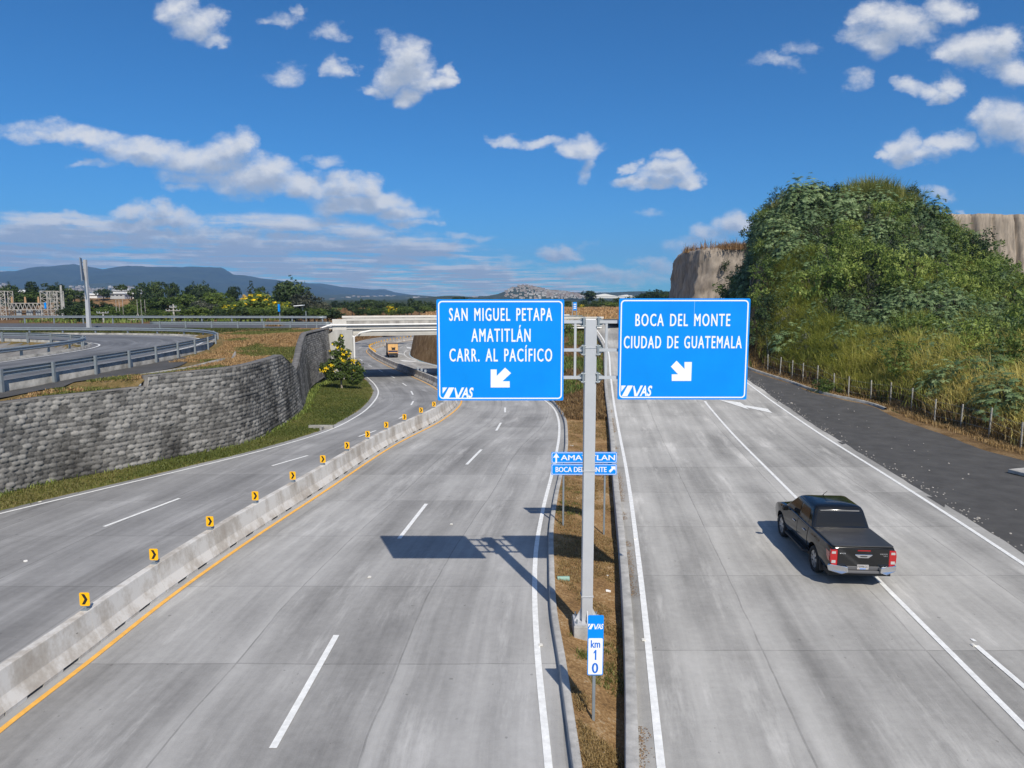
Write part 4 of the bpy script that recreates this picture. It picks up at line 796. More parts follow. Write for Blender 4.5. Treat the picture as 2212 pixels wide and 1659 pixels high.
mb = MB(); P = [(xr(84.5), 84.5), (xr(84.5)+3, 85.3), (xr(97)+3, 97.5), (xr(97), 97)]; mb.prism(P, -3, 3.5, 'z'); ab = mb.build('abutment', M_cw, br, O_); ab['label'] = 'right concrete abutment behind the left big sign'
mb = MB(); mb.tube([bp(-7.5, -.55, 4.18), bp(-.9, -.4, 4.42), bp(.2, -.2, 4.80), bp(LEN, -.14, 4.82)], .09, 8); mb.build('pipe', M_pipe, br, O_)
mb = MB(); mb.tube([(-17.62, 79.1, -1.5), (-17.62, 79.1, 3.5), bp(3.6, .12, 3.9), bp(4.8, .14, 4.13), bp(LEN, .16, 4.13)], .11, 8); mb.tube([(-17.62, 79.15, 3.45), (-18.3, 79.2, 3.95)], .11, 8); mb.build('drain_pipe', M_pipe, br, O_)
mb = MB(); mb.box(bp(13.2, -.02, 3.78), (.5, .3, .22)); mb.build('junction_box', M_pipe, br, O_)
# ---------------------------------------------------------------- guardrails
WP = [(0, -.155), (.055, -.125), (.075, -.10), (.075, -.06), (.015, -.025), (.015, .025), (.075, .06), (.075, .10), (.055, .125), (0, .155)]
def guardrail(label, P, zg, zrail, face=1, sp=3.5, ph=1.05, posts=True, m=None, group='guardrails'):
    P = np.asarray(P, float); O_ = (float(P[0, 0]), float(P[0, 1]), float(zg)); t = thing('guardrail', label, 'guardrail', O_, group)
    T = np.gradient(P, axis=0); T /= np.hypot(*T.T)[:, None]; Nn = np.stack([T[:, 1], -T[:, 0]], 1)*face
    ring_ = lambda d_, h: np.c_[P+Nn*d_, np.full(len(P), zrail+h)]
    V = np.concatenate([ring_(d_, h) for d_, h in WP]); n = len(P); i = np.arange(n-1)
    o = link('rail', mesh_np('rail', V, np.concatenate([np.stack([k*n+i, k*n+i+1, (k+1)*n+i+1, (k+1)*n+i], -1) for k in range(len(WP)-1)])), m or M_galv, t, tuple(-c for c in O_))
    md = o.modifiers.new('s', 'SOLIDIFY'); md.thickness = .012
    if not posts: return t
    mb = MB(); h = zrail+.18-zg+.35; mb.b2((-.075, -.055, -.35), (.075, .055, zrail+.18-zg)); pm = mb.mesh('post'); pm.materials.append(m or M_galv)
    ar = np.concatenate([[0], np.cumsum(np.hypot(*np.diff(P, axis=0).T))])
    for s_ in np.arange(sp*.4, ar[-1], sp):
        x = np.interp(s_, ar, P[:, 0]); y = np.interp(s_, ar, P[:, 1]); k = int(np.searchsorted(ar, s_)); k = min(k, n-1)
        po = link('post', pm, None, t, (x-Nn[k, 0]*.07-O_[0], y-Nn[k, 1]*.07-O_[1], 0)); po.rotation_euler = (0, 0, math.atan2(T[k, 1], T[k, 0]))
    return t
op = offset(oP, .36); sel = (op[:, 1] > 19) & (op[:, 0] > -54.5); op = op[sel]
guardrail('long galvanised guardrail around the outside of the loop ramp', op, 3.72, 4.60, -1, 3.6)
ip = offset(iP, -.42); ip = ip[(ip[:, 1] > 22) & (ip[:, 0] > -88)]
guardrail('galvanised guardrail bending sharply round the inside of the loop ramp', ip, 3.9, 4.62, 1, 3.2)
xs = np.linspace(-41, -20.3, 34); guardrail('short galvanised guardrail leading to the left end of the bridge parapet', np.stack([xs, YX(xs)], 1), 4.45, 5.02, -1, 3.)
xs = np.linspace(-150, -24, 120); guardrail('distant pale guardrail along the far side of the cross road', np.stack([xs, YX(xs)+12.5], 1), 4.45, 5.3, 1, 4.)
xs = np.linspace(4.2, 9.6, 14); guardrail('short guardrail at the right end of the bridge behind the pole', np.stack([xs, YX(xs)+9.5], 1), 4.5, 5.25, 1, 2.)
# ---------------------------------------------------------------- vehicles
def paint(name, col, rough=.12, metal=.0, coat=1.):
    m = mat(name, col, rough, metal, coat=0, spec=.6); return m
M_car = paint('black car paint', (.008, .0085, .009), .08); M_glass = mat('dark tinted glass', (.012, .013, .015), .06, spec=.35); M_chrome = mat('chrome', (.75, .76, .78), .12, 1.)
M_rub = mat('tyre rubber', (.018, .018, .018), .85); M_rim = mat('alloy rim', (.55, .56, .57), .3, .8); M_red = mat('red lamp lens', (.40, .008, .01), .12, coat=.6); M_lens = mat('clear lamp lens', (.45, .43, .42), .15, coat=.5)
M_plas = mat('black plastic', (.025, .025, .026), .6); M_tarp = mat('black vinyl bed cover', (.035, .036, .038), .42, var=.2, scale=3, bump=.15, bscale=3)
def smooth_sharp(o, ang=32):
    me = o.data; me.polygons.foreach_set('use_smooth', [True]*len(me.polygons)); me.set_sharp_from_angle(angle=math.radians(ang)); return o
def make_wheel(parent, x, y, r, wdt, side, spokes=6):
    w = bpy.data.objects.new('wheel', None); COL.objects.link(w); w.parent = parent; w.location = (x, y, r); w.empty_display_size = .2
    mb = MB(); h = wdt/2; prof = [(r*.64, -h*.8), (r*.70, -h), (r*.90, -h), (r*.975, -h*.8), (r, -h*.5), (r, h*.5), (r*.975, h*.8), (r*.90, h), (r*.70, h), (r*.64, h*.8)]
    n = 32; mb.loft([[(q, rr*math.cos(2*math.pi*k/n), rr*math.sin(2*math.pi*k/n)) for rr, q in prof] for k in range(n)], True, False)
    b = len(mb.v)-len(prof); m = len(prof); mb.f += [[b+k, b+(k+1) % m, (k+1) % m, k] for k in range(m)]; mb.mi += [0]*m
    smooth_sharp(mb.build('tyre', M_rub, w), 50)
    mb = MB(); f = side*h*.72; R_ = r*.66
    mb.loft([[(f-side*.06, R_*math.cos(6.283*k/28), R_*math.sin(6.283*k/28)) for k in range(28)], [(f+side*.012, R_*math.cos(6.283*k/28), R_*math.sin(6.283*k/28)) for k in range(28)], [(f+side*.012, R_*.9*math.cos(6.283*k/28), R_*.9*math.sin(6.283*k/28)) for k in range(28)], [(f-side*.05, R_*.88*math.cos(6.283*k/28), R_*.88*math.sin(6.283*k/28)) for k in range(28)]], True, False)
    for k in range(spokes):
        a = 6.283*k/spokes
        for da in (-.13, .13):
            c, s_ = math.cos(a+da), math.sin(a+da); tx, tz = -s_, c; i0, i1 = R_*.16, R_*.95; P = []
            for rr, hw in ((i0, .02*r/.39), (i1, .034*r/.39)): P += [(f, c*rr+tx*hw, s_*rr+tz*hw), (f, c*rr-tx*hw, s_*rr-tz*hw)]
            q = [P[0], P[1], P[3], P[2]]; mb.loft([[(p[0]-side*.03, p[1], p[2]) for p in q], [(p[0]+side*.012, p[1], p[2]) for p in q]])
    mb.tube([(f-side*.03, 0, 0), (f+side*.02, 0, 0)], R_*.22, 14); mb.build('rim', M_rim, w)
    mb = MB(); mb.tube([(f-side*.09, 0, 0), (f-side*.065, 0, 0)], R_*.95, 20); mb.build('brake_disc', M_plas, w)
    return w
pk = thing('pickup_truck', 'black double cab pickup with a black bed cover driving on the right carriageway', 'pickup', (9.71, 19.91, float(zR(20))), None, math.radians(-4.0))
WBL = 3.085; AR = .47
def bodyx(y, z):
    w = .905-.012*np.clip((y-3.2)/.8, 0, 1)**2*6-.05*np.clip((-.7-y)/.5, 0, 1)**2
    bulge = -.055*((z-.80)/.40)**2 if z > .80 else -.06*((.80-z)/.42)**2
    fl = .03*math.exp(-((y)/.55)**2)+.03*math.exp(-((y-WBL)/.55)**2)
    if .35 < z < 1.05: w += fl*(1-abs(z-.75)/.5)
    return w+bulge
def zbot(y):
    b = .43+.10*np.clip((-.55-y)/.5, 0, 1)
    for c in (0, WBL):
        if abs(y-c) < AR: b = max(b, .41+math.sqrt(AR*AR-(y-c)**2)*.98)
    return b
def ztop(y):
    return float(np.interp(y, [-1.18, -1.14, .38, 2.6, 3.3, 3.72, 3.92, 4.0], [1.10, 1.155, 1.165, 1.165, 1.10, .99, .86, .72]))
ys = sorted(set([round(v, 4) for v in list(np.linspace(-1.18, 4.0, 56))+[c+s_*AR*f for c in (0, WBL) for s_ in (-1, 1) for f in (1.0, .998, .96, .88, .75, .55, .3)]+[0, WBL, -1.165, -1.14]]))
rings = []; NS = 10
for y in ys:
    zb, zt = zbot(y), ztop(y); S_ = []
    for k in range(NS+1):
        z = zb+(zt-zb)*k/NS; S_.append((bodyx(y, z), y, z))
    tops = [(S_[-1][0]-.035, y, zt+.018), (S_[-1][0]-.10, y, zt+.024)]; crown = .05 if y > 2.6 else .0
    R_ = S_+tops; mid = [(.4, y, zt+.024+crown*.8), (0, y, zt+.024+crown)]
    L_ = [(-p[0], p[1], p[2]) for p in reversed(R_)]; rings.append(R_+mid[:1]+[mid[1]]+[(-.4, y, mid[0][2])]+L_)
mb = MB(); mb.loft(rings); body = smooth_sharp(mb.build('body', M_car, pk), 38)
# cab
def rectr(x, y0, y1, z, r, crown=0): 
    P = []
    for cx, cy, a0 in ((x-r, y1-r, 0), (-x+r, y1-r, 90), (-x+r, y0+r, 180), (x-r, y0+r, 270)):
        for i in range(5): a = math.radians(a0+22.5*i); P.append((cx+r*math.cos(a), cy+r*math.sin(a), z))
    return P
CBT = [(.835, .43, 2.86, 1.16, .05), (.80, .48, 2.60, 1.32, .07), (.715, .60, 2.13, 1.66, .10), (.675, .64, 2.0, 1.735, .12), (.61, .72, 1.88, 1.775, .14), (.45, .85, 1.75, 1.797, .16), (.2, 1.1, 1.5, 1.803, .1)]
mb = MB(); mb.loft([rectr(*c) for c in CBT]); cab = smooth_sharp(mb.build('cab', M_car, pk), 34)
def cabplane(z):   # half width, rear y, front y at height z
    zs = [c[3] for c in CBT[:4]]; return [float(np.interp(z, zs, [c[i] for c in CBT[:4]])) for i in (0, 1, 2)]
def glass_quad(kind, a0, a1, z0, z1, inset=.0):
    n = 8; mb = MB(); V = []
    for k in range(n+1):
        z = z0+(z1-z0)*k/n; x, yr, yf = cabplane(z)
        for f in np.linspace(0, 1, 9):
            if kind == 'rear': V.append((-(x-a0)+2*(x-a0)*f, yr-.006-.035*(1-(2*f-1)**2)*0, z))
            elif kind == 'front': V.append((-(x-a0)+2*(x-a0)*f, yf+.008, z))
            else:
                sd = 1 if kind == 'right' else -1; ya, yb_ = a0(z), a1(z); V.append((sd*(x+.007), ya+(yb_-ya)*f, z))
    mb.add(V, [(k*9+i, k*9+i+1, (k+1)*9+i+1, (k+1)*9+i) for k in range(n) for i in range(8)]); return mb
rw_ = glass_quad('rear', .10, 0, 1.235, 1.60).build('rear_window', M_glass, pk)
sl_ = MB(); sl_.b2((-.56, .575, 1.66), (.56, .615, 1.685)); sl_.build('spoiler_strip', M_chrome, pk)
glass_quad('front', .09, 0, 1.24, 1.64).build('windshield', M_glass, pk)
def side_patch(sd, y0, y1, z0, z1, off):
    n, m = 10, 10; V = []
    for k in range(n+1):
        z = z0+(z1-z0)*k/n
        for i in range(m+1):
            y = y0+(y1-y0)*i/m; zz = max(z, zbot(y)+.012) if z < .9 else z; V.append((sd*(bodyx(y, zz)+off), y, zz))
    mb = MB(); mb.add(V, [(k*(m+1)+i, k*(m+1)+i+1, (k+1)*(m+1)+i+1, (k+1)*(m+1)+i) for k in range(n) for i in range(m)])
    e = len(V); edge = [i for i in range(m+1)]+[k*(m+1)+m for k in range(1, n+1)]+[n*(m+1)+i for i in range(m-1, -1, -1)]+[k*(m+1) for k in range(n-1, 0, -1)]
    W_ = [(V[i][0]-sd*off*1.5, V[i][1], V[i][2]) for i in edge]; b = len(mb.v); mb.v += W_; q = len(edge)
    mb.f += [[edge[i], edge[(i+1) % q], b+(i+1) % q, b+i] for i in range(q)]; mb.mi += [0]*q
    return mb
for sd in (-1, 1):
    nm = 'left' if sd < 0 else 'right'
    for (y0, y1, w0, w1, hy) in ((.60, 1.50, lambda z: .74+(z-1.2)*.30, lambda z: 1.50, .80), (1.53, 2.52, lambda z: 1.60, lambda z: 2.56-(z-1.22)*1.12, 1.72)):
        dr = smooth_sharp(side_patch(sd, y0, y1, .50, 1.135, .009).build('door', M_car, pk), 40)
        glass_quad(nm, w0, w1, 1.225, 1.615).build('window', M_glass, dr)
        hb = MB(); hb.box((sd*(bodyx(hy, .98)+.032), hy+.06, .985), (.03, .21, .035)); hb.build('handle', M_chrome, dr, bevel=.012)
    mb = MB(); mb.box((sd*1.03, 2.32, 1.21), (.20, .10, .17)); mi = mb.build('mirror', M_car, pk, bevel=.045, seg=3)
    mb = MB(); mb.bar((sd*.86, 2.38, 1.15), (sd*.98, 2.34, 1.17), .06, .04); mb.build('mirror_arm', M_plas, mi)
    mb = MB(); mb.tube([(sd*.80, .62, .40), (sd*.93, .72, .37), (sd*.93, 2.42, .37), (sd*.80, 2.52, .40)], .045, 8); mb.box((sd*.93, 1.57, .415), (.12, 1.6, .02)); mb.build('side_step', M_plas, pk)
    mb = MB(); yl = -1.195
    mb.prism([(.685, 1.10), (.862, 1.09), (.885, .95), (.878, .78), (.84, .67), (.72, .65), (.685, .69)], yl, yl+.10); mb.v = [(sd*x, y, z) for x, y, z in mb.v]
    tl = mb.build('tail_light', M_red, pk, bevel=.012)
    mb = MB(); mb.prism([(.885, 1.02), (.893, .86), (.885, .76), (.87, .80), (.87, 1.0)], -1.15, -.86); mb.v = [(sd*x, y, z) for x, y, z in mb.v]; mb.build('side_lens', M_red, tl)
    for za, zb in ((.985, 1.05), (.72, .80)):
        mb = MB(); mb.prism([(sd*.735, za), (sd*.845, za), (sd*.838, zb), (sd*.735, zb)], yl-.006, yl+.01); mb.build('clear_lens', M_lens, tl)
    mb = MB(); mb.b2((sd*.70 if sd > 0 else -.90, -.52, .25), (.90 if sd > 0 else -.70, -.49, .56)); mb.build('mud_flap', M_plas, pk)
    for y in (0, WBL): make_wheel(pk, sd*.775, y, .385, .265, sd)
    mb = MB(); mb.prism([(.42, .50), (.44, .665), (.62, .68), (.90, .675), (.92, .60), (.90, .49), (.60, .45)], -1.33, -1.10); mb.v = [(sd*x, y+(.16 if abs(x) > .85 else 0)*(1 if y < -1.2 else 0), z) for x, y, z in mb.v]
    mb.build('bumper_end', M_chrome, pk, bevel=.03, seg=3)
mb = MB(); mb.b2((-.45, -1.27, .46), (.45, -1.08, .53)); mb.b2((-.45, -1.19, .535), (.45, -1.08, .64)); mb.build('bumper', mat('bumper step', (.10, .10, .105), .5), pk, bevel=.015)
mb = MB(); mb.prism(rrect(-.685, .685, .66, 1.155, .04), -1.202, -1.17); tg = mb.build('tailgate', M_car, pk, bevel=.012)
mb = MB(); mb.prism([(-.23, .985), (.23, .985), (.235, .965), (.13, .885), (-.13, .885), (-.235, .965)], -1.222, -1.2); mb.build('tailgate_handle', M_chrome, tg, bevel=.008)
mb = MB(); mb.prism([(-.10, .945), (.10, .945), (.085, .915), (-.085, .915)], -1.2245, -1.215); mb.build('handle_recess', M_plas, tg)
mb = MB(); mb.b2((-.16, -1.207, 1.075), (.18, -1.19, 1.10)); mb.build('brake_light', M_red, tg)
for s_, a, b, c, d_ in (('TOYOTA', -.64, -.47, .985, 1.018), ('HILUX', .44, .645, .985, 1.02), ('SRV', .53, .645, .935, .96)): link('badge', textmesh(s_, a, b, c, d_, -1.2045, .01), M_chrome, tg)
mb = MB(); mb.prism(rrect(-.155, .155, .555, .69, .012), -1.204, -1.196); pl = mb.build('number_plate', M_lens, pk)
link('plate_lettering', textmesh('P399KCC', -.14, .14, .60, .668, -1.2055, .01), M_black, pl); mb = MB(); mb.b2((-.08, -1.2055, .565), (.08, -1.204, .583)); mb.build('plate_band', M_blue, pl)
mb = MB(); mb.prism(rrect(-.81, .81, -1.185, .40, .06), 1.183, 1.212, 'z'); mb.build('bed_cover', M_tarp, pk, bevel=.012, seg=3)
mb = MB(); mb.tube([(-.05, 1.82, 1.79), (-.045, 1.80, 1.83), (-.0, 1.62, 1.98)], [.02, .009, .005], 6); mb.build('antenna', M_plas, pk)
mb = MB(); mb.b2((-.62, 3.97, .62), (.62, 4.03, .82)); mb.build('grille', M_plas, pk)
mb = MB(); mb.b2((-.84, -1.0, .30), (.84, 3.7, .44)); mb.build('chassis', M_black, pk)
# distant box truck
TY = 128.; tx_ = PY(841, 776, TY)[0]+.7
tk = thing('box_truck', 'small box truck with an orange rear door driving away beyond the bridge', 'truck', (tx_, TY, float(zL(TY))), None, math.radians(14))
M_or = mat('orange truck door', (.68, .41, .16), .5, var=.12, scale=2); M_tan = mat('dusty truck side', (.28, .24, .20), .6, var=.2, scale=2)
mb = MB(); mb.b2((-.94, .02, .80), (.94, 4.1, 2.56)); mb.build('cargo_box', M_tan, tk, bevel=.03)
mb = MB(); mb.b2((-.88, -.01, .86), (.88, .02, 2.48)); dr = mb.build('rear_door', M_or, tk)
mb = MB(); mb.prism([(-.22, 1.40), (.40, 1.40), (.40, 1.72), (.46, 1.98), (.25, 1.86), (-.1, 1.86), (-.3, 1.98), (-.24, 1.72)], -.016, -.011); mb.build('emblem', M_black, dr)
mb = MB(); mb.b2((-.84, -.016, 1.02), (.84, -.011, 1.32)); mb.build('stripe', mat('navy stripe', (.02, .025, .09), .5), dr)
mb = MB(); mb.b2((-.95, -.02, 2.49), (.95, .03, 2.6)); mb.build('door_header', M_plas, tk)
mb = MB(); mb.b2((-.9, -.28, .52), (.9, -.02, .70)); mb.b2((-.8, -.05, .70), (.8, .0, .82)); mb.build('tail_lift', M_plas, tk)
mb = MB(); mb.b2((-.84, 4.25, .55), (.84, 5.5, 2.0)); mb.build('cab', M_tan, tk, bevel=.12)
mb = MB(); mb.b2((-.4, .1, .45), (.4, 5.3, .62)); mb.build('chassis', M_black, tk)
for sd in (-1, 1):
    for y in (.95, 4.6): make_wheel(tk, sd*.78, y, .40, .26, sd, 4)
    mb = MB(); mb.box((sd*1.08, 4.9, 1.7), (.16, .08, .34)); mb.build('mirror', M_plas, tk)
    mb = MB(); mb.box((sd*.78, -.035, .76), (.18, .04, .10)); mb.build('tail_light', M_red, tk)
# ---------------------------------------------------------------- foliage builders
def leaf_quads(C, Nrm, L_, Wd, rng, along=None):
    """one rhombic leaf per centre"""
    n = len(C); Nrm = Nrm/np.maximum(np.linalg.norm(Nrm, axis=1, keepdims=True), 1e-6)
    a = rng.normal(size=(n, 3)) if along is None else along; a = a-Nrm*(a*Nrm).sum(1, keepdims=True); a /= np.maximum(np.linalg.norm(a, axis=1, keepdims=True), 1e-6); b = np.cross(Nrm, a)
    L_ = np.asarray(L_).reshape(-1, 1)*np.ones((n, 1)); Wd = np.asarray(Wd).reshape(-1, 1)*np.ones((n, 1))
    V = np.stack([C-a*L_*.5, C+b*Wd*.5-Nrm*Wd*.12, C+a*L_*.5, C-b*Wd*.5-Nrm*Wd*.12], 1).reshape(-1, 3)
    return V, np.arange(4*n).reshape(-1, 4)
def crown_mesh(name, blobs, nleaf, size, rng, flat=.0, tintlo=0., tinthi=1., shell=.55, flower=0, asp=.5):
    """leaf clusters spread through a set of ellipsoids"""
    Cs = []; Ns = []; T = []; w = np.array([b[1][0]*b[1][1]*b[1][2] for b in blobs])**.7; w /= w.sum()
    for (c, r), k in zip(blobs, (w*nleaf).astype(int)+1):
        nc = max(3, k//14); d = rng.normal(size=(nc, 3)); d /= np.linalg.norm(d, axis=1, keepdims=True); rad = (shell+(1-shell)*rng.random((nc, 1))**.6); cc = d*rad
        idx = rng.integers(0, nc, k); p = cc[idx]+rng.normal(size=(k, 3))*.12; Cs.append(np.array(c)+p*np.array(r)); n_ = d[idx]*.8+rng.normal(size=(k, 3))*.55+np.array([0, 0, .45]); Ns.append(n_)
        T.append(np.clip(rng.normal(.5, .18, nc)[idx]+rng.normal(0, .10, k), 0, 1))
    C = np.concatenate(Cs); Nn = np.concatenate(Ns); T = np.concatenate(T); s = size*rng.uniform(.6, 1.4, len(C))
    V, Fq = leaf_quads(C, Nn, s, s*asp, rng); return mesh_np(name, V, Fq, tint=tintlo+(tinthi-tintlo)*T)
def trunk_mb(h, r, limbs, rng, lean=.05):
    mb = MB(); top = Vector((rng.normal()*lean*h, rng.normal()*lean*h, h)); m = top*.5+Vector((rng.normal()*.03*h, rng.normal()*.03*h, 0)); mb.tube([(0, 0, -.3), tuple(m*.3), tuple(m), tuple(top)], [r*1.25, r, r*.75, r*.35], 7)
    for p in limbs:
        p = Vector(p); f = rng.uniform(.35, .8); s_ = (m+(top-m)*(2*f-1)) if f > .5 else m*(2*f); mid = s_.lerp(p, .55)+Vector((0, 0, -.05*h)); mb.tube([tuple(s_), tuple(mid), tuple(p)], [r*.45, r*.3, r*.12], 5)
    return mb
M_bark = mat('bark', (.10, .075, .05), .95, var=.4, scale=6); M_barkp = mat('pale bark', (.30, .27, .22), .9, var=.3, scale=6)
F_dark = leafmat('dark foliage', [(.018, .034, .012), (.036, .064, .02), (.065, .10, .03)]); F_mid = leafmat('mid foliage', [(.045, .075, .016), (.085, .13, .028), (.14, .19, .045)], .35)
F_lite = leafmat('light foliage', [(.08, .12, .02), (.14, .20, .035), (.21, .26, .06)], .35); F_gry = leafmat('grey green foliage', [(.05, .062, .04), (.09, .10, .065), (.19, .19, .14)])
F_yel = leafmat('yellow blossom', [(.66, .50, .01), (.80, .64, .015), (.86, .74, .05)], .3); F_cast = leafmat('blue green shrub leaves', [(.07, .12, .05), (.135, .205, .085), (.25, .33, .16)], .3)
F_bush = leafmat('bush leaves', [(.08, .13, .025), (.17, .24, .05), (.32, .37, .10)], .4); F_grass = leafmat('tall grass', [(.13, .17, .03), (.30, .32, .065), (.62, .56, .20)], .5)
F_straw = leafmat('dry straw', [(.22, .135, .055), (.36, .24, .10), (.5, .37, .19)], .35); F_green = leafmat('verge blades', [(.07, .10, .02), (.13, .155, .034), (.25, .21, .08)], .35); F_rust = leafmat('rusty dry grass', [(.16, .09, .04), (.26, .16, .07), (.36, .26, .13)], .35)
# ---------------------------------------------------------------- grass as stuff
def blades(P, h, w, n, rng, spread, lean=.5, segs=2):
    """n blades for every root point, bent in a random direction"""
    N_ = len(P)*n; R0 = np.repeat(P, n, 0)+np.c_[rng.normal(size=(N_, 2))*spread, np.zeros(N_)]; a = rng.uniform(0, 6.283, N_); d = np.c_[np.cos(a), np.sin(a), np.zeros(N_)]; sd = np.c_[-np.sin(a), np.cos(a), np.zeros(N_)]
    H = np.repeat(h, n)*rng.uniform(.55, 1.25, N_) if np.ndim(h) else h*rng.uniform(.55, 1.25, N_); ln = lean*rng.uniform(.2, 1.2, N_); W2 = (w*rng.uniform(.7, 1.3, N_))[:, None]*.5; H_ = H[:, None]; l = ln[:, None]
    p0 = R0; p1 = R0+np.array([0, 0, 1])*H_*.6+d*H_*l*.25; p2 = R0+np.array([0, 0, 1])*H_*(1-.25*l)+d*H_*l*.8
    V = np.stack([p0-sd*W2, p0+sd*W2, p1-sd*W2*.8, p1+sd*W2*.8, p2-sd*W2*.15, p2+sd*W2*.15], 1).reshape(-1, 3); b = np.arange(N_)[:, None]*6
    Fq = np.concatenate([b+np.array([0, 1, 3, 2]), b+np.array([2, 3, 5, 4])], 1).reshape(-1, 4); return V, Fq
def stuff_grass(name, P, h, w, n, m, rng, spread, label, lean=.5, tint=None, cat='grass'):
    V, Fq = blades(P, h, w, n, rng, spread, lean); N_ = len(P)*n
    t = np.clip(rng.normal(.5, .2, N_) if tint is None else np.repeat(tint, n)+rng.normal(0, .13, N_), 0, 1)
    o = link(name, mesh_np(name, V, Fq, tint=np.repeat(t, 2)), m); o['kind'] = 'stuff'; o['label'] = label; o['category'] = cat; return o
rg = np.random.default_rng(21)
# median straw
def med_pts(n, y0, y1, p=1.4):
    y = y0+(y1-y0)*rg.random(n)**p; s = rg.random(n)*.94+.03; a = XKL(y)+.2; b = KRc(y); x = a+(b-a)*s; z = med(x, y, s); return np.c_[x, y, z]
k_ = lambda P, f: P[nz(P[:, 0], P[:, 1], f, 4, 11) > -.12]
P = k_(med_pts(15000, 9, 58, 1.5), .9); stuff_grass('dry_grass', P, .07, .014, 6, F_straw, rg, .05, 'short straw coloured grass on the median soil', 1.1)
P = med_pts(2600, 9.5, 34, 1.2); P = P[nz(P[:, 0], P[:, 1], .8, 4, 3) > .35]; stuff_grass('grass', P, .10, .016, 7, F_green, rg, .05, 'green tufts scattered on the median soil', .9)
P = med_pts(5000, 46, 92, 1.); stuff_grass('dry_grass', P, .40, .04, 7, F_rust, rg, .15, 'brown dry weeds on the bank between the two roads', .9)
P = med_pts(2600, 56, 88, 1.); P = P[(nz(P[:, 0], P[:, 1], .35, 3, 7) > .1)]; stuff_grass('weeds', P, .55, .06, 7, F_bush, rg, .2, 'green weeds on the bank between the two roads', .8)
# dead leaves along kerb foot
y = rg.uniform(9, 48, 5000); x = XKR(y)+.27+np.abs(rg.normal(0, .09, 5000)); keep = nz(x*0, y, .9, 4, 9) > .02; C = np.c_[x, y, zR(y)+.02][keep]; V, Fq = leaf_quads(C, rg.normal(size=(len(C), 3))*.4+np.array([0, 0, 1]), .032, .02, rg)
o = link('dead_leaves', mesh_np('dead_leaves', V, Fq, tint=rg.random(len(C))), F_rust); tag(o, 'brown dead leaves gathered along the right kerb of the median', 'leaves', None, 'stuff')
# verge by the wall
def verge_pts(n, y0, y1):
    y = rg.uniform(y0, y1, n); s = rg.random(n); a = XWB(y)+.1; b = XLE(y)-.62; x = a+(b-a)*s; z = zL(y)+.25*(1-s)*sm(50, 60, y); return np.c_[x, y, z], s
P, s_ = verge_pts(14000, 22, 80); stuff_grass('grass', P, .10, .03, 6, F_green, rg, .1, 'green grass of the verge below the stone wall', .8, np.clip(.45+.5*nz(P[:, 0], P[:, 1], .35, 4), 0, 1))
P, s_ = verge_pts(3000, 24, 80); P = P[s_[:] < .16]; stuff_grass('weeds', P, .26, .04, 7, F_bush, rg, .15, 'weeds growing along the foot of the stone wall', .9)
# plateau edge, bench edge and mound
n = 22000; y = rg.uniform(24, 79, n); d = rg.random(n)**1.3*9; x = XWB(y)-.5-d; P = np.c_[x, y, HA(x, y)]; ok = (x > outX(y)+1.2+.9*(y < 40)) & ~((y < 46) & (x < -21.2+.25*(y-32)*(y > 32)-(y > 40)*0)); P = P[ok]; g_ = nz(P[:, 0], P[:, 1], .4, 4, 2)
stuff_grass('dry_grass', P[g_ < .15], .17, .035, 6, F_straw, rg, .12, 'dry straw grass on the ground above the stone wall', .9); stuff_grass('grass', P[g_ >= .12], .14, .035, 6, F_green, rg, .12, 'green tufts on the ground above the stone wall', .8)
n = 7000; x = rg.uniform(-62, -24, n); y = rg.uniform(75.5, 80, n); P = np.c_[x, y, HA(x, y)]; stuff_grass('grass', P, .2, .05, 6, F_green, rg, .2, 'grass strip between the loop ramp and the cross road', .8)
# banks beyond the bridge
n = 9000; y = rg.uniform(84, 235, n); d = rg.uniform(1.2, 12, n); x = XLE(y)-d; P = np.c_[x, y, zL(y)+np.minimum((d-.8)*.62, 4.35-zL(y))]; stuff_grass('dry_grass', P, .5, .12, 5, F_rust, rg, .3, 'rusty dry grass on the embankment beyond the bridge', .7)
n = 9000; x = rg.uniform(-70, 60, n); y = rg.uniform(97, 205, n); z = np.where(x > KRc(y), 4.65, np.where(x > XKL(y), med(x, y, np.clip((x-XKL(y))/(KRc(y)-XKL(y)), 0, 1)), 4.3)); ok = (x > XKL(y)+3) | (x < XLE(y)-9); P = np.c_[x, y, z][ok]; P = P[(P[:, 0] < 12) | (P[:, 1] > 104)]
Pl = P[P[:, 0] < -25]; P = P[P[:, 0] >= -25]; stuff_grass('grass', Pl, .6, .14, 6, F_bush, rg, .35, 'green weeds between the cross road and the left tree line', .7)
stuff_grass('dry_grass', P, .45, .14, 5, F_straw, rg, .35, 'straw coloured dry field grass beyond the cross road', .7)
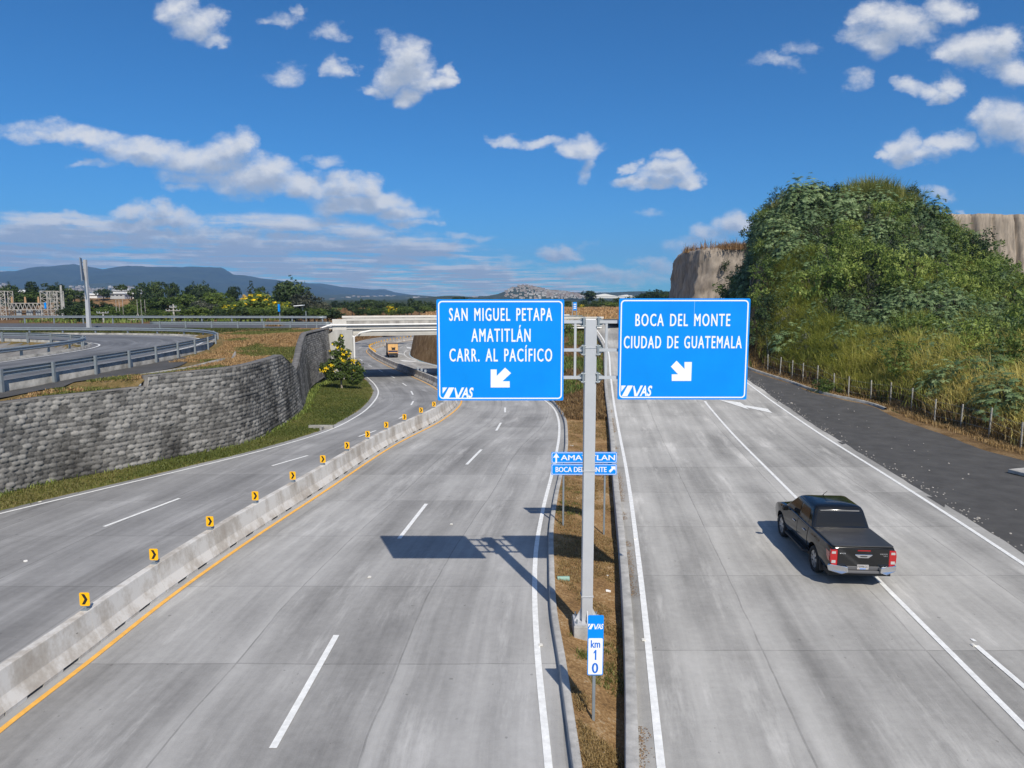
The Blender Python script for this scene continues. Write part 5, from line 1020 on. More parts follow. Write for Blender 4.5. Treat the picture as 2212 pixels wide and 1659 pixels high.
# ---------------------------------------------------------------- hill vegetation
def hill_pts(n, tlo, thi, ulo=.295, uhi=.80):
    u = rg.uniform(ulo, uhi, n*5); y = rg.uniform(22, 112, n*5); x = u*y; z, t = hillz(x, y); ok = (t > tlo) & (t < thi) & (x > XGS(y)+1.6); P = np.c_[x, y, z][ok][:n]; return P, t[ok][:n]
M_cover = leafmat('hill ground cover', [(.02, .035, .010), (.06, .09, .02), (.20, .23, .06)], .3)  # dark leaf tones put the shade of the gaps between shrubs into the colour
P, t_ = hill_pts(42000, .10, 1.12); V, Fq = leaf_quads(P+np.c_[np.zeros((len(P), 2)), rg.uniform(.05, .7, len(P))], rg.normal(size=(len(P), 3))*.6+np.array([-.15, -.4, .8]), rg.uniform(.18, .5, len(P)), rg.uniform(.08, .22, len(P)), rg)
o = link('undergrowth', mesh_np('undergrowth', V, Fq, tint=np.clip(.5+.55*nz(P[:, 0], P[:, 1]+P[:, 2], .3, 4, 6)+rg.normal(0, .12, len(P)), 0, 1)), M_cover); tag(o, 'dense leafy undergrowth covering the hill', 'undergrowth', None, 'stuff')
P, t_ = hill_pts(7000, .06, 1.1); g_ = nz(P[:, 0], P[:, 1]+P[:, 2]*.7, .2, 4, 13); P = P[g_ > .22]
stuff_grass('tall_grass', P, 1.25, .05, 10, F_grass, rg, .28, 'tall green grass between the shrubs of the hill', .9, np.clip(.35+.3*nz(P[:, 0], P[:, 1], .25, 3), 0, 1))
# yellowing tall grass band at the hill foot
n = 9000; y = rg.uniform(25, 78, n); d = 2.0+rg.random(n)**1.25*np.interp(y, [25, 42, 55, 78], [9.5, 9, 6.5, 4.5]); x = XGS(y)+d; z = hillz(x, y)[0]; hh = np.clip(.5+(d-1.6)*.5, .6, 1.9)*rg.uniform(.7, 1.15, n); P = np.c_[x, y, z]
tt = np.clip(.62+.4*nz(x, y, .22, 4, 8)-.02*(y-45), 0.1, 1); stuff_grass('tall_grass', P, hh, .05, 11, F_grass, rg, .22, 'tall yellowing grass along the fence at the hill foot', .9, tt)
n = 4200; y = rg.uniform(22, 78, n); d = .5+rg.random(n)**.8*2.0; x = XGS(y)+d; P = np.c_[x, y, hillz(x, y)[0]+.03]; stuff_grass('dry_grass', P, .28, .03, 8, F_straw, rg, .12, 'dry straw on the strip in front of the fence', 1.0)
n = 2600; y = rg.uniform(22, 78, n); d = 1.7+rg.random(n)*1.3; x = XGS(y)+d; P = np.c_[x, y, hillz(x, y)[0]+.03]; stuff_grass('dry_grass', P, .8, .045, 8, F_rust, rg, .2, 'brown dead grass right behind the fence posts', .8)
# crest reeds
n = 520; u = np.concatenate([rg.uniform(.46, .56, 300), rg.uniform(.345, .66, 220)]); y = np.interp(u, [.345, .38, .52, .62, .66], [97, 91, 89, 81, 76])+rg.uniform(-2, 2, n); x = u*y; z = hillz(x, y)[0]; stuff_grass('tall_grass', np.c_[x, y, z], np.r_[np.full(300, 2.9), np.full(220, 1.7)], .08, 9, F_grass, rg, .35, 'tall reeds standing on the crest of the hill', .7, np.full(n, .62))
# shrubs
def castor(seed):
    r_ = np.random.default_rng(seed); n = 300; d = r_.normal(size=(n, 3)); d[:, 2] = np.abs(d[:, 2])*.9+.1; d /= np.linalg.norm(d, axis=1, keepdims=True); C = d*(r_.uniform(.5, 1.0, (n, 1))+.16*np.sin(d[:, :1]*5+seed)*np.cos(d[:, 1:2]*4))*np.array([1.25, 1.25, 1.35]); Cs, Ns, As, Ls = [], [], [], []
    for i in range(n):
        nn = d[i]*.7+np.array([0, 0, .7])+r_.normal(size=3)*.25; nn /= np.linalg.norm(nn); a0 = np.cross(nn, r_.normal(size=3)); a0 /= np.linalg.norm(a0); b0 = np.cross(nn, a0); R_ = r_.uniform(.11, .20)
        for k in range(7):
            q = 6.283*k/8+.4; a = a0*math.cos(q)+b0*math.sin(q)-nn*.25; Cs.append(C[i]+a*R_*.5); Ns.append(nn+a*.25); As.append(a); Ls.append(R_*r_.uniform(.85, 1.15))
    Ls = np.array(Ls); V, Fq = leaf_quads(np.array(Cs), np.array(Ns), Ls, Ls*.36, r_, np.array(As)); tn = np.repeat(np.clip(r_.normal(.5, .22, n), 0, 1), 7); return mesh_np('foliage', V, Fq, tint=tn)
def stems(seed, n, h):
    r_ = np.random.default_rng(seed); mb = MB()
    for i in range(n): a = r_.uniform(0, 6.28); l = r_.uniform(.3, .8)*h*.6; mb.tube([(0, 0, -.3), (math.cos(a)*l*.4, math.sin(a)*l*.4, h*.5), (math.cos(a)*l, math.sin(a)*l, h*r_.uniform(.7, 1))], [.035, .025, .01], 4)
    return mb.mesh('stem')
def bushm(seed, nl, size, asp=.5):
    r_ = np.random.default_rng(seed); bl = [((r_.normal()*.45, r_.normal()*.45, r_.uniform(.4, 1.0)), (r_.uniform(.5, .9), r_.uniform(.5, .9), r_.uniform(.45, .8))) for _ in range(5)]
    return crown_mesh('foliage', bl, nl, size, r_, asp=asp)
KIND = [('castor_shrub', 'shrub', [castor(s) for s in (1, 2, 3)], F_cast, 'blue green broad leaved shrub growing on the steep hill'), ('leafy_bush', 'bush', [bushm(s, 1500, .15) for s in (11, 12, 13)], F_bush, 'mid green small leaved bush growing on the steep hill'),
        ('vine_bush', 'bush', [bushm(s, 1500, .11, .7) for s in (21, 22)], F_dark, 'dark creeper covered bush growing on the steep hill'), ('flowering_weed', 'weed', [bushm(s, 500, .17, .45) for s in (31, 32)], F_gry, 'pale grey headed weed growing on the steep hill')]
STEM = [stems(s, 6, 1.2) for s in (1, 2)]
for m_ in STEM: m_.materials.append(M_bark)
for _, _, ms, m_, _ in KIND:
    for q in ms: q.materials.append(m_)
def shrub(kind, x, y, z, sc, label=None, group=None, sz=1.):
    nm, ct, ms, m_, lb = KIND[kind]; t = thing(nm, label or lb, ct, (x, y, z), group or {0: 'blue green shrubs on the hill', 1: 'leafy bushes on the hill', 2: 'dark bushes on the hill', 3: 'pale headed weeds on the hill'}[kind], rg.uniform(0, 6.28)); t.scale = (sc, sc, sc*sz)
    link('foliage', ms[rg.integers(len(ms))], None, t); link('stem', STEM[rg.integers(2)], None, t); return t
P, t_ = hill_pts(16000, .17, 1.08); got = []
for p, tt in zip(P, t_):
    g_ = nz(p[0], p[1]+p[2], .13, 3, 4)
    if all((p[0]-q[0])**2+(p[1]-q[1])**2+(p[2]-q[2])**2 > q[3] for q in got):
        r_ = rg.random(); k = 0 if (g_ > -.05 and r_ < .52) else (1 if r_ < .66 else (2 if r_ < .76 else 3)); sc = rg.uniform(.65, 1.0+1.15*rg.random())*(1.0 if k != 3 else .6)
        got.append((p[0], p[1], p[2], (1.12*sc)**2)); shrub(k, p[0], p[1], p[2]-.2, sc, None, None, rg.uniform(.95, 1.5))
    if len(got) > 640: break
for (px, Y, k, sc, lb) in ((1735, 89, 0, 2.6, 'wide blue green shrub topping the left shoulder of the hill'), (1612, 96, 1, 2.6, 'yellow green bush in front of the bare grey cliff'), (1650, 93, 1, 1.6, 'bushy shrub on the left edge of the hill crest'), (2010, 83, 1, 1.6, 'bush on the right edge of the hill crest'), (2085, 77, 2, 2.1, 'dark bush in front of the pale ribbed cliff'), (2150, 69, 0, 1.9, 'blue green shrub low in front of the pale ribbed cliff'), (2150, 46, 0, 1.9, 'large blue green shrub at the right edge above the yellow grass'), (2205, 41, 0, 1.9, 'large blue green shrub cut by the right edge of the photo'), (2070, 47, 0, 1.7, 'blue green shrub just above the yellow grass band'), (1795, 54.5, 1, .9, 'round bright green bush beside the fence posts')):
    x = PY(px, 600, Y)[0]; shrub(k, x, Y, float(hillz(np.array(x), np.array(Y*1.))[0])-.2, sc, lb, 'named shrubs of the hill')
# dry grass on top of the cliff
a = PY(1500, 540, 122); b = PY(1660, 535, 122); n = 1700; x = rg.uniform(a[0]+.3, b[0]+4, n); y = rg.uniform(120.6, 131, n); P = np.c_[x, y, np.full(n, a[2]+.0)]; P = P[nz(x, y, .5, 4) > -.15]
stuff_grass('dry_grass', P, np.clip(rg.normal(.9, .45, len(P)), .3, 2.2), .09, 8, F_rust, rg, .35, 'rusty dry grass along the top of the grey cliff', .6)
for (px, py, Y, sc, lb) in ((1565, 570, 120.5, .9, 'creeper bush clinging to the grey cliff face'), (1645, 575, 112, 2.0, 'bush in the crack between grey cliff and green hill'), (1445, 545, 100, .0, '')):
    if sc: x, _, z = PY(px, py, Y); shrub(2, x, Y, z-1.2, sc, lb, 'bushes on the grey cliff', 1.5)
# ---------------------------------------------------------------- fence
FB = [(575,285,198),(650,322,220),(752,357,252),(868,400,283),(973,430,318),(1130,500,362),(1265,550,400),(1415,583,437),(1580,640,483),(1762,705,533),(1962,765,590),(2190,825,650),(295,180,103),(258,170,86),(405,195,150),(490,235,175)]
ft = None; pts = []
for (zx, zb_, zt_) in FB:
    px, py = 1536+zx*.3056, 713+zb_*.3056; u = ray(px, py); yg = np.arange(20, 90, .25); x = u[0]/u[1]*yg; dd = x-(XGS(yg)+1.35); i = int(np.argmin(np.abs(dd))); Yp = float(yg[i]); xp = float(x[i]); pts.append((xp, Yp, float(hillz(np.array(xp), np.array(Yp))[0])))
pts.sort(key=lambda p: -p[1]); pts.append((pts[-1][0]+.1, pts[-1][1]-3.2, pts[-1][2])); O_ = pts[0]; fe = thing('wire_fence', 'row of thin pale fence posts strung with wire at the foot of the hill', 'fence', O_)
M_post = mat('weathered concrete post', (.31, .30, .27), .9, var=.35, scale=6)
for p in pts:
    mb = MB(); h = rg.uniform(1.5, 1.75); lx, ly = rg.normal(0, .035, 2); mb.loft([[(p[0]+sx_*.034+lx*k, p[1]+sy_*.034+ly*k, z) for sx_, sy_ in ((-1, -1), (1, -1), (1, 1), (-1, 1))] for z, k in ((p[2]-.2, 0), (p[2]+h, 1))]); mb.build('post', M_post, fe, O_)
for hh in (.5, .95, 1.4):
    mb = MB(); mb.tube([(p[0], p[1]-.05, p[2]+hh) for p in pts], .006, 4); mb.build('wire', M_galv, fe, O_)
# ---------------------------------------------------------------- trees in the distance
rt = np.random.default_rng(77)
def round_crown(seed, n=3600, size=.066, squash=1.):
    r_ = np.random.default_rng(seed); bl = []
    for i in range(9): d = r_.normal(size=3); d /= np.linalg.norm(d); bl.append(((d[0]*.26, d[1]*.26, .62+d[2]*.20*squash), tuple(r_.uniform(.2, .31, 3)*np.array([1, 1, .8]))))
    return crown_mesh('crown', bl, n, size, r_)
def spread_crown(seed, n=2800):
    r_ = np.random.default_rng(seed); bl = [((r_.uniform(-.42, .42), r_.uniform(-.42, .42), r_.uniform(.55, .9)), (r_.uniform(.14, .25), r_.uniform(.14, .25), r_.uniform(.07, .12))) for _ in range(10)]
    return crown_mesh('crown', bl, n, .055, r_)
def pine_crown(seed, n=2400):
    r_ = np.random.default_rng(seed); bl = []
    for k in range(9):
        z = .25+.75*k/9; w = .30*(1-k/9.6)
        for j in range(3): a = r_.uniform(0, 6.28); bl.append(((math.cos(a)*w*.6, math.sin(a)*w*.6, z), (w*.55+.03, w*.55+.03, .045)))
    return crown_mesh('crown', bl, n, .05, r_, asp=.3)
CR = {'round': [round_crown(s) for s in (1, 2, 3, 4)], 'spread': [spread_crown(s) for s in (5, 6)], 'pine': [pine_crown(7)]}
TRK = []
for s_ in (1, 2, 3):
    r_ = np.random.default_rng(s_); q = trunk_mb(.62, .028, [(r_.uniform(-.3, .3), r_.uniform(-.3, .3), r_.uniform(.5, .8)) for _ in range(5)], r_).mesh('trunk'); q.materials.append(M_bark); TRK.append(q)
CM = {}
def crown_of(shape, k, m):
    key = (shape, k, m.name)
    if key not in CM: me = CR[shape][k].copy(); me.materials.clear(); me.materials.append(m); CM[key] = me
    return CM[key]
BLO = {}
def blossom(k):
    if k not in BLO:
        r_ = np.random.default_rng(k); bl = []
        for i in range(7): d = r_.normal(size=3); d /= np.linalg.norm(d); bl.append(((d[0]*.30, d[1]*.30, .64+d[2]*.22), tuple(r_.uniform(.12, .2, 3))))
        BLO[k] = crown_mesh('blossom', bl, 420, .05, r_, shell=.8, asp=.7); BLO[k].materials.append(F_yel)
    return BLO[k]
def tree(px, top, base, D, wpx, m, label, shape='round', name='tree', group='trees beyond the cross road', flower=False, z0=None):
    x, _, zt = PY(px, top, D); zb = PY(px, base, D)[2] if z0 is None else z0; h = zt-zb; w = wpx/F*D
    t = thing(name, label, 'tree', (x, D, zb), group, rt.uniform(0, 6.28)); t.scale = (w/.80, w/.80, h/.98)
    link('crown', crown_of(shape, rt.integers(len(CR[shape])), m), None, t); link('trunk', TRK[rt.integers(3)], None, t)
    if flower: link('blossom', blossom(int(rt.integers(3))), None, t)
    return t
DK, MD, LT, GY_ = F_dark, F_mid, F_lite, F_gry
for a in [(18,613,668,170,44,DK,'dark round tree at the far left edge behind the substation'), (62,611,660,190,26,DK,'narrow dark tree behind the substation beam'), (88,607,660,190,34,DK,'tall dark tree rising over the substation beam','spread'), (118,610,665,200,34,DK,'dark tree behind the right substation tower'), (140,616,668,210,36,MD,'mid green tree just right of the substation pole'),
          (70,628,678,150,60,MD,'broad green tree directly behind the substation beam'), (35,632,680,150,40,DK,'low dark tree between the substation towers'), (150,650,694,135,50,DK,'dark bushy tree left of the tall sign pole foot'), (172,644,694,140,46,DK,'dark tree hidden by the tall sign pole'), (215,652,696,130,60,DK,'dark wide tree right of the tall sign pole'), (160,626,655,230,40,MD,'small green tree far behind the tall sign pole'), (222,622,650,240,30,DK,'small dark tree on the brown slope'), (245,660,696,125,56,DK,'dark tree behind the substation spikes'),
          (283,611,680,185,44,DK,'dark tall tree in front of the white warehouse','spread'), (312,618,690,175,44,DK,'dark tree right of the white warehouse'), (338,606,690,185,40,DK,'tall dark tree in the middle of the left tree line'), (372,609,680,200,24,DK,'thin dark treetop poking out of the left tree line'), (300,648,696,140,54,MD,'green bushy tree above the substation spikes'), (345,640,696,140,62,MD,'green bushy tree behind the lattice utility pole'),
          (392,632,696,145,66,MD,'broad green tree right of the lattice utility pole'), (418,613,680,200,44,DK,'dark flat topped tree right of centre in the left tree line'), (442,611,680,205,44,DK,'dark flat topped tree next to another in the left tree line'), (436,648,696,125,54,GY_,'pale olive tree low in the left tree line'), (470,630,696,150,60,LT,'bright green tree left of the yellow flowering trees'), (505,617,680,190,26,DK,'slim dark tree behind the bright green tree'), (541,604,680,180,36,DK,'dark pine pointing above the yellow flowering trees','pine'), (560,622,685,170,50,DK,'dark tree beside the pine'), (480,655,698,120,44,MD,'green bush tree at the left of the yellow blossoms'),
          (520,650,698,118,44,LT,'light green tree between the yellow flowering trees'), (608,612,680,160,50,DK,'dark tree on the left of the big round tree'), (630,602,690,150,66,DK,'big round dark tree at the right end of the left tree line'), (600,650,698,120,40,MD,'green bush left of the blue signpost'), (665,630,696,118,66,GY_,'grey green tree covered in whitish blossom'), (690,650,698,118,44,GY_,'lower grey green tree at the right end of the left tree line'), (640,655,698,118,40,MD,'green bush below the big round tree')]:
    tree(a[0], a[1], a[2], a[3], a[4], a[5], a[6], a[7] if len(a) > 7 else 'round')
for a in [(505,657,698,114,46,'left yellow flowering tree in front of the left tree line'), (560,634,698,116,78,'large yellow flowering tree in front of the left tree line'), (622,652,692,116,30,'small yellow flowering tree right of the large one')]: tree(a[0], a[1], a[2], a[3], a[4], LT, a[5], flower=True, name='flowering_tree', group='yellow flowering trees')
for a in [(218,672,694,112,16,'tiny yellow flowering bush beside the short utility pole'), (362,676,700,100,30,'yellow flowering bush below the lattice utility pole')]: tree(a[0], a[1], a[2], a[3], a[4], LT, a[5], flower=True, name='flowering_bush', group='yellow flowering bushes')
lab = ['leftmost', 'second', 'third', 'fourth', 'fifth', 'sixth', 'seventh', 'eighth', 'ninth', 'tenth', 'eleventh', 'twelfth']
for i, px in enumerate((722, 742, 760, 778, 797, 815, 833, 852, 870, 888, 905, 930)): tree(px, 648+rt.uniform(-3, 5), 684, 215+rt.uniform(-12, 12), 28, DK, '%s dark tree in the row behind the bridge parapet' % lab[i], group='dark trees behind the bridge')
for i, px in enumerate((775, 800, 812, 862, 880, 918, 938)): tree(px, 662+rt.uniform(-3, 3), 687, 165+rt.uniform(-8, 8), 26, MD, '%s green bush in front of the dark trees behind the bridge' % lab[i], group='green bushes behind the bridge')
tree(843, 658, 686, 175, 30, LT, 'yellow flowering tree behind the bridge parapet', flower=True, name='flowering_tree', group='yellow flowering trees'); tree(797, 666, 686, 172, 14, LT, 'small yellow flowering bush behind the bridge parapet', flower=True, name='flowering_bush', group='yellow flowering bushes')
for i, (px, tp, D, w, m) in enumerate([(1000,640,330,18,DK), (985,641,330,16,MD), (1060,646,300,30,DK), (1120,648,300,30,DK), (1180,647,300,30,MD), (1224,650,230,24,MD), (1240,655,220,26,MD), (1262,648,230,28,DK), (1272,627,330,30,DK), (1286,650,225,28,MD), (1300,644,260,28,MD), (1318,652,215,30,LT), (1333,644,240,30,MD), (1345,648,235,30,MD), (1360,640,260,30,MD), (1385,634,290,30,DK), (1402,628,290,34,DK), (1422,626,280,34,DK), (1440,628,270,34,DK), (1458,622,262,32,DK), (1470,616,255,30,DK)]):
    tree(px, tp, 672 if D < 280 else 660, D, w, m, '%s tree of the scrub line behind the two big signs' % ordinal(i+1), group='scrub trees behind the signs')
tree(1257, 657, 672, 200, 10, LT, 'small yellow flowering bush seen between the two big signs', flower=True, name='flowering_bush', group='yellow flowering bushes')
for i, (px, Y, w) in enumerate([(1228,86,26), (1250,90,16)]):
    x = PY(px, 740, Y)[0]; shrub(1, x, Y, 3.6, 1.0+.25*i, ('green bush on the bank left of the gantry pole', 'small green bush on the bank touching the gantry pole')[i], 'bushes on the bank between the roads')
pl_ = ['leftmost'] + [ordinal(k) for k in range(2, 40)]; rb_ = np.random.default_rng(3)
for i, px in enumerate(np.linspace(150, 705, 27)):
    Dd = 104+rb_.uniform(-4, 12); top = 664+rb_.uniform(-8, 10)*(1 if px < 480 else .6); tree(px+rb_.uniform(-6, 6), top, 700, Dd, rb_.uniform(34, 56), [DK, MD, MD, LT][int(rb_.integers(4))], '%s bush of the hedge between the cross road and the left tree line' % pl_[i], name='bush', group='bushes along the cross road')
# ---------------------------------------------------------------- flowering tree by the abutment
TX, TY_ = PY(739, 838, 67)[0], 67.; TZ = float(zL(TY_))+.12; ft = thing('flowering_tree', 'yellow flowering tree on the grass verge in front of the left bridge abutment', 'tree', (TX, TY_, TZ))
r_ = np.random.default_rng(9); trunk_mb(4.2, .085, [(-1.2, .2, 2.2), (1.3, -.1, 2.0), (.4, .4, 3.4), (-.4, -.3, 3.6), (.9, .2, 2.6), (-.9, -.3, 1.9)], r_, .02).build('trunk', M_barkp, ft)
BL = [((-.9, 0, 1.15), (.6, .6, .45)), ((.1, -.2, 1.35), (.7, .6, .5)), ((1.2, -.2, .85), (.75, .6, .42)), ((-1.35, 0, 2.0), (.75, .8, .55)), ((-.75, .2, 2.4), (.7, .8, .5)), ((.0, 0, 2.35), (.8, .8, .6)), ((.95, 0, 2.2), (.85, .8, .65)), ((1.5, -.1, 1.7), (.7, .7, .6)), ((.9, -.3, 1.35), (.7, .7, .5)), ((-1.2, .1, 1.5), (.5, .6, .4)), ((-.15, .1, 3.1), (.6, .6, .5)), ((-.55, 0, 3.4), (.5, .5, .4)), ((.45, .1, 3.3), (.5, .5, .45)), ((-.1, 0, 3.9), (.45, .45, .45)), ((-.55, 0, 4.3), (.32, .32, .25)), ((.0, 0, 4.55), (.30, .30, .45)), ((.1, 0, 4.95), (.18, .18, .3)), ((1.7, -.1, 1.15), (.5, .5, .35))]
link('crown', crown_mesh('crown', BL, 11000, .20, r_), F_mid, ft)
fl = [b for b in BL if b[0][2] > 1.8]; link('blossom', crown_mesh('blossom', [(c, tuple(v*1.06 for v in q)) for c, q in fl], 800, .13, r_, shell=.85, asp=.75), F_yel, ft)
# ---------------------------------------------------------------- tall sign pole, substation, poles
D = 78.; bx, _, bz = PY(192.5, 713, D); zt = PY(183, 561, D)[2]; O_ = (bx, D, 4.2); t = thing('sign_gantry', 'tall pale steel pole carrying a dark sign panel seen edge on beside the loop ramp', 'sign gantry', O_)
mb = MB(); tx_ = PY(183.5, 561, D)[0]; mb.loft([[(bx+s*.18, D+q*.18, 4.2) for s, q in ((-1, -1), (1, -1), (1, 1), (-1, 1))], [(tx_+s*.145, D+q*.145, zt) for s, q in ((-1, -1), (1, -1), (1, 1), (-1, 1))]]); mb.build('pole', M_pole, t, O_)
mb = MB(); mb.box((bx, D, 4.15), (1.6, 1.6, .5)); mb.build('foundation', M_conc, t, O_, bevel=.08)
p0, p1 = PY(171.5, 556, D-1.9), PY(177, 607, D-1.9); q0, q1 = PY(175.5, 558, D+1.2), PY(180.5, 604, D+1.2)
mb = MB(); A_ = [Vector(p0), Vector(p1), Vector(q1), Vector(q0)]; nn = (A_[1]-A_[0]).cross(A_[3]-A_[0]).normalized()*.05; mb.add([v-nn for v in A_]+[v+nn for v in A_], [(0, 1, 2, 3), (7, 6, 5, 4), (0, 4, 5, 1), (1, 5, 6, 2), (2, 6, 7, 3), (3, 7, 4, 0)]); mb.build('sign_panel', mat('dark panel sheeting', (.20, .24, .30), .5, .2), t, O_)  # one dark blue-grey tone on every face of the panel
for f in (.2, .5, .8):
    a = (A_[0].lerp(A_[1], f)+A_[3].lerp(A_[2], f))/2; mb = MB(); mb.bar(tuple(a), (tx_-.1, D, a.z), .09); mb.build('arm', M_galv, t, O_)
M_lat = mat('weathered lattice steel', (.42, .40, .37), .7, .1, var=.2, scale=2); M_ins = mat('insulator', (.30, .33, .35), .4); M_insb = mat('brown insulator', (.42, .26, .14), .45)
D = 112.; gxs = lambda p: PY(p, 660, D)[0]; gzs = lambda q: PY(60, q, D)[2]; O_ = (gxs(60), D, 2.5); t = thing('substation_gantry', 'weathered lattice steel gantry of an electrical substation with insulators', 'substation', O_)
for xa, xb in ((-8, 21), (97, 131)):
    mb = MB(); zb, zt = 2.5, gzs(629); cols = [gxs(xa), (gxs(xa)+gxs(xb))/2-.25, (gxs(xa)+gxs(xb))/2+.25, gxs(xb)]
    for yy_ in (D-.9, D+.9):
        for i, x in enumerate(cols): mb.bar((x+(.25 if i < 2 else .1)*(0), yy_, zb), (x, yy_, zt), .09)
        for (x0, x1) in ((cols[0], cols[1]), (cols[2], cols[3])):
            for k in range(11):
                za = zb+(zt-zb)*k/11; zc = zb+(zt-zb)*(k+1)/11; mb.bar((x0, yy_, za), (x1, yy_, za), .06); mb.bar((x0, yy_, za), (x1, yy_, zc), .05) if k % 2 else mb.bar((x1, yy_, za), (x0, yy_, zc), .05)
        mb.bar((cols[0], yy_, zt), (cols[3], yy_, zt), .08)
    for x in cols:
        for k in range(0, 12, 2): z = zb+(zt-zb)*k/11; mb.bar((x, D-.9, z), (x, D+.9, z), .05)
    mb.build('tower', M_lat, t, O_)
mb = MB(); x0, x1 = gxs(21), gxs(104); za, zb = gzs(669), gzs(655)
for yy_ in (D-.5, D+.5):
    mb.bar((x0, yy_, za), (x1, yy_, za), .1); mb.bar((x0, yy_, zb), (x1, yy_, zb), .1)
    for k in range(18): xa = x0+(x1-x0)*k/18; xb = x0+(x1-x0)*(k+1)/18; mb.bar((xa, yy_, za if k % 2 else zb), (xb, yy_, zb if k % 2 else za), .07)
mb.build('beam', M_lat, t, O_)
for p in (27, 55.5, 84): mb = MB(); mb.tube([(gxs(p), D, zb), (gxs(p), D, gzs(641))], [.17, .12], 8); mb.build('insulator_post', M_insb, t, O_)
for p in (36.5, 40, 43.5, 58, 62.5, 67.5, 78.5, 84, 89.5): mb = MB(); mb.tube([(gxs(p), D, za-.05), (gxs(p), D, gzs(681))], .17, 8); mb.build('insulator', M_ins, t, O_)
mb = MB(); mb.box((gxs(106.5), D-.98, gzs(660)), (.32, .05, .9)); mb.build('warning_plate', M_blue, t, O_)
def pole(px, tp, bs, D, r, label, m=M_conc, arms=(), name='utility_pole'):
    x, _, zt = PY(px, tp, D); zb = min(PY(px, bs, D)[2], 4.2); t = thing(name, label, 'utility pole', (x, D, zb), 'utility poles'); mb = MB(); mb.tube([(x, D, zb), (x, D, zt)], [r, r*.65], 8); mb.build('shaft', m, t, (x, D, zb))
    for q, w in arms:
        z = PY(px, q, D)[2]; w_ = w/F*D; mb = MB(); mb.bar((x-w_, D-.12, z), (x+w_, D-.12, z), .09); ca = mb.build('crossarm', m, t, (x, D, zb))
        for s_ in (-1, -.55, .55, 1): mb = MB(); mb.tube([(x+w_*s_, D-.12, z), (x+w_*s_, D-.12, z+.24)], .06, 6); mb.build('insulator', M_ins, ca, (x, D, zb))
    return t
pole(131, 616, 698, 108, .22, 'tall concrete pole right beside the right substation tower'); pole(137, 650, 698, 108, .15, 'shorter concrete pole with brackets right of the substation', M_conc, ((668, 3), (680, 3)))
pole(222.5, 674, 700, 100, .14, 'short pole with one wide crossarm right of the tall sign pole', M_conc, ((676, 12),)); pole(374, 657, 700, 100, .14, 'utility pole with two crossarms in front of the left tree line', M_lat, ((671, 15), (664, 7)))
D = 105.; x0, x1 = PY(250, 690, D)[0], PY(319, 690, D)[0]; O_ = ((x0+x1)/2, D, 4.2); t = thing('substation_busbar', 'low pale lattice frame with upright spikes seen over the guardrail', 'substation', O_); mb = MB(); zt = PY(280, 690, D)[2]
for yy_ in (D, D+.8):
    mb.bar((x0, yy_, zt), (x1, yy_, zt), .09); mb.bar((x0, yy_, zt-.7), (x1, yy_, zt-.7), .09)
    for k in range(16): mb.bar((x0+(x1-x0)*k/16, yy_, zt-.7*(k % 2)), (x0+(x1-x0)*(k+1)/16, yy_, zt-.7*((k+1) % 2)), .05)
mb.build('truss', M_lat, t, O_)
for f in (.04, .14, .25, .70, .82, .94):
    x = x0+(x1-x0)*f; mb = MB(); mb.bar((x-.32, D, zt), (x, D, zt+.9), .07); mb.bar((x+.32, D, zt), (x, D, zt+.9), .07); mb.tube([(x, D, zt+.9), (x, D, zt+2.9)], .03, 5); mb.build('spike', M_lat, t, O_)
# small signposts and raised white panel
def signpost(px, tp, bs, D, w, ph, label, posts=(0,), edge=False):
    x, _, zt = PY(px, tp, D); zb = 4.5; t = thing('signpost', label, 'road sign', (x, D, zb)); z1 = PY(px, tp+ph, D)[2]; w_ = w/F*D
    for q in posts: mb = MB(); mb.b2((x+q-.06, D+.03, zb), (x+q+.06, D+.12, zt-.02)); mb.build('post', M_galv, t, (x, D, zb))
    mb = MB(); mb.b2((x-w_/2, D-.02 if not edge else D-.25, z1), (x+w_/2, D+.03, zt)); pn = mb.build('panel', M_blue, t, (x, D, zb))
    for f in (.25, .5, .72):
        if not edge: mb = MB(); z = zt+(z1-zt)*f; mb.b2((x-w_*.36, D-.026, z-.08), (x+w_*.36, D-.021, z+.05)); mb.build('lettering', M_sgnw, pn, (x, D, zb))
signpost(1242, 652.5, 692, 100, 7.5, 18, 'small blue sign on two thin posts between the two big signs', (-.35, .25)); signpost(603, 657, 694, 94, 3.5, 16, 'small blue sign seen nearly edge on before the yellow flowering trees', (0,), True)
for px, tp, D, lb in ((1259, 664, 98, 'a'), ): pass
x, _, z = PY(646, 660, 100); O_ = (x, 100., 4.4); t = thing('raised_board', 'small raised white panel on posts beside the whitish blossoming tree', 'board', O_); mb = MB(); mb.box((x, 100, z), (1.3, .9, .1), 0, (0, -.08)); mb.build('roof', M_sgnw, t, O_)  # taken for a raised white panel; the roof part is that panel
for s_ in (-1, 1): mb = MB(); mb.bar((x+s_*.45, 100.2, 4.4), (x+s_*.45, 100.2, z), .06); mb.build('post', M_galv, t, O_)
x, _, z = PY(660.5, 670, 80.5); mb = MB(); mb.tube([(x, 80.5, 4.3), (x, 80.5, PY(660, 672, 80.5)[2])], .05, 6); tag(mb.build('marker_post', M_galv, None, (x, 80.5, 4.3)), 'thin grey post standing by the guardrail left of the bridge', 'post')
x, y, z = PY(1368, 820, 62)
# white pipe end on the wall
x, y, z = PZ(690, 833, zL); mb = MB(); mb.tube([(x-1.2, y+.3, z+.42), (x+.1, y-.4, z+.36)], .09, 8); tag(mb.build('pipe', M_pipe, None, (x, y, z)), 'short white pipe poking out of the stone wall foot near the flowering tree', 'pipe')
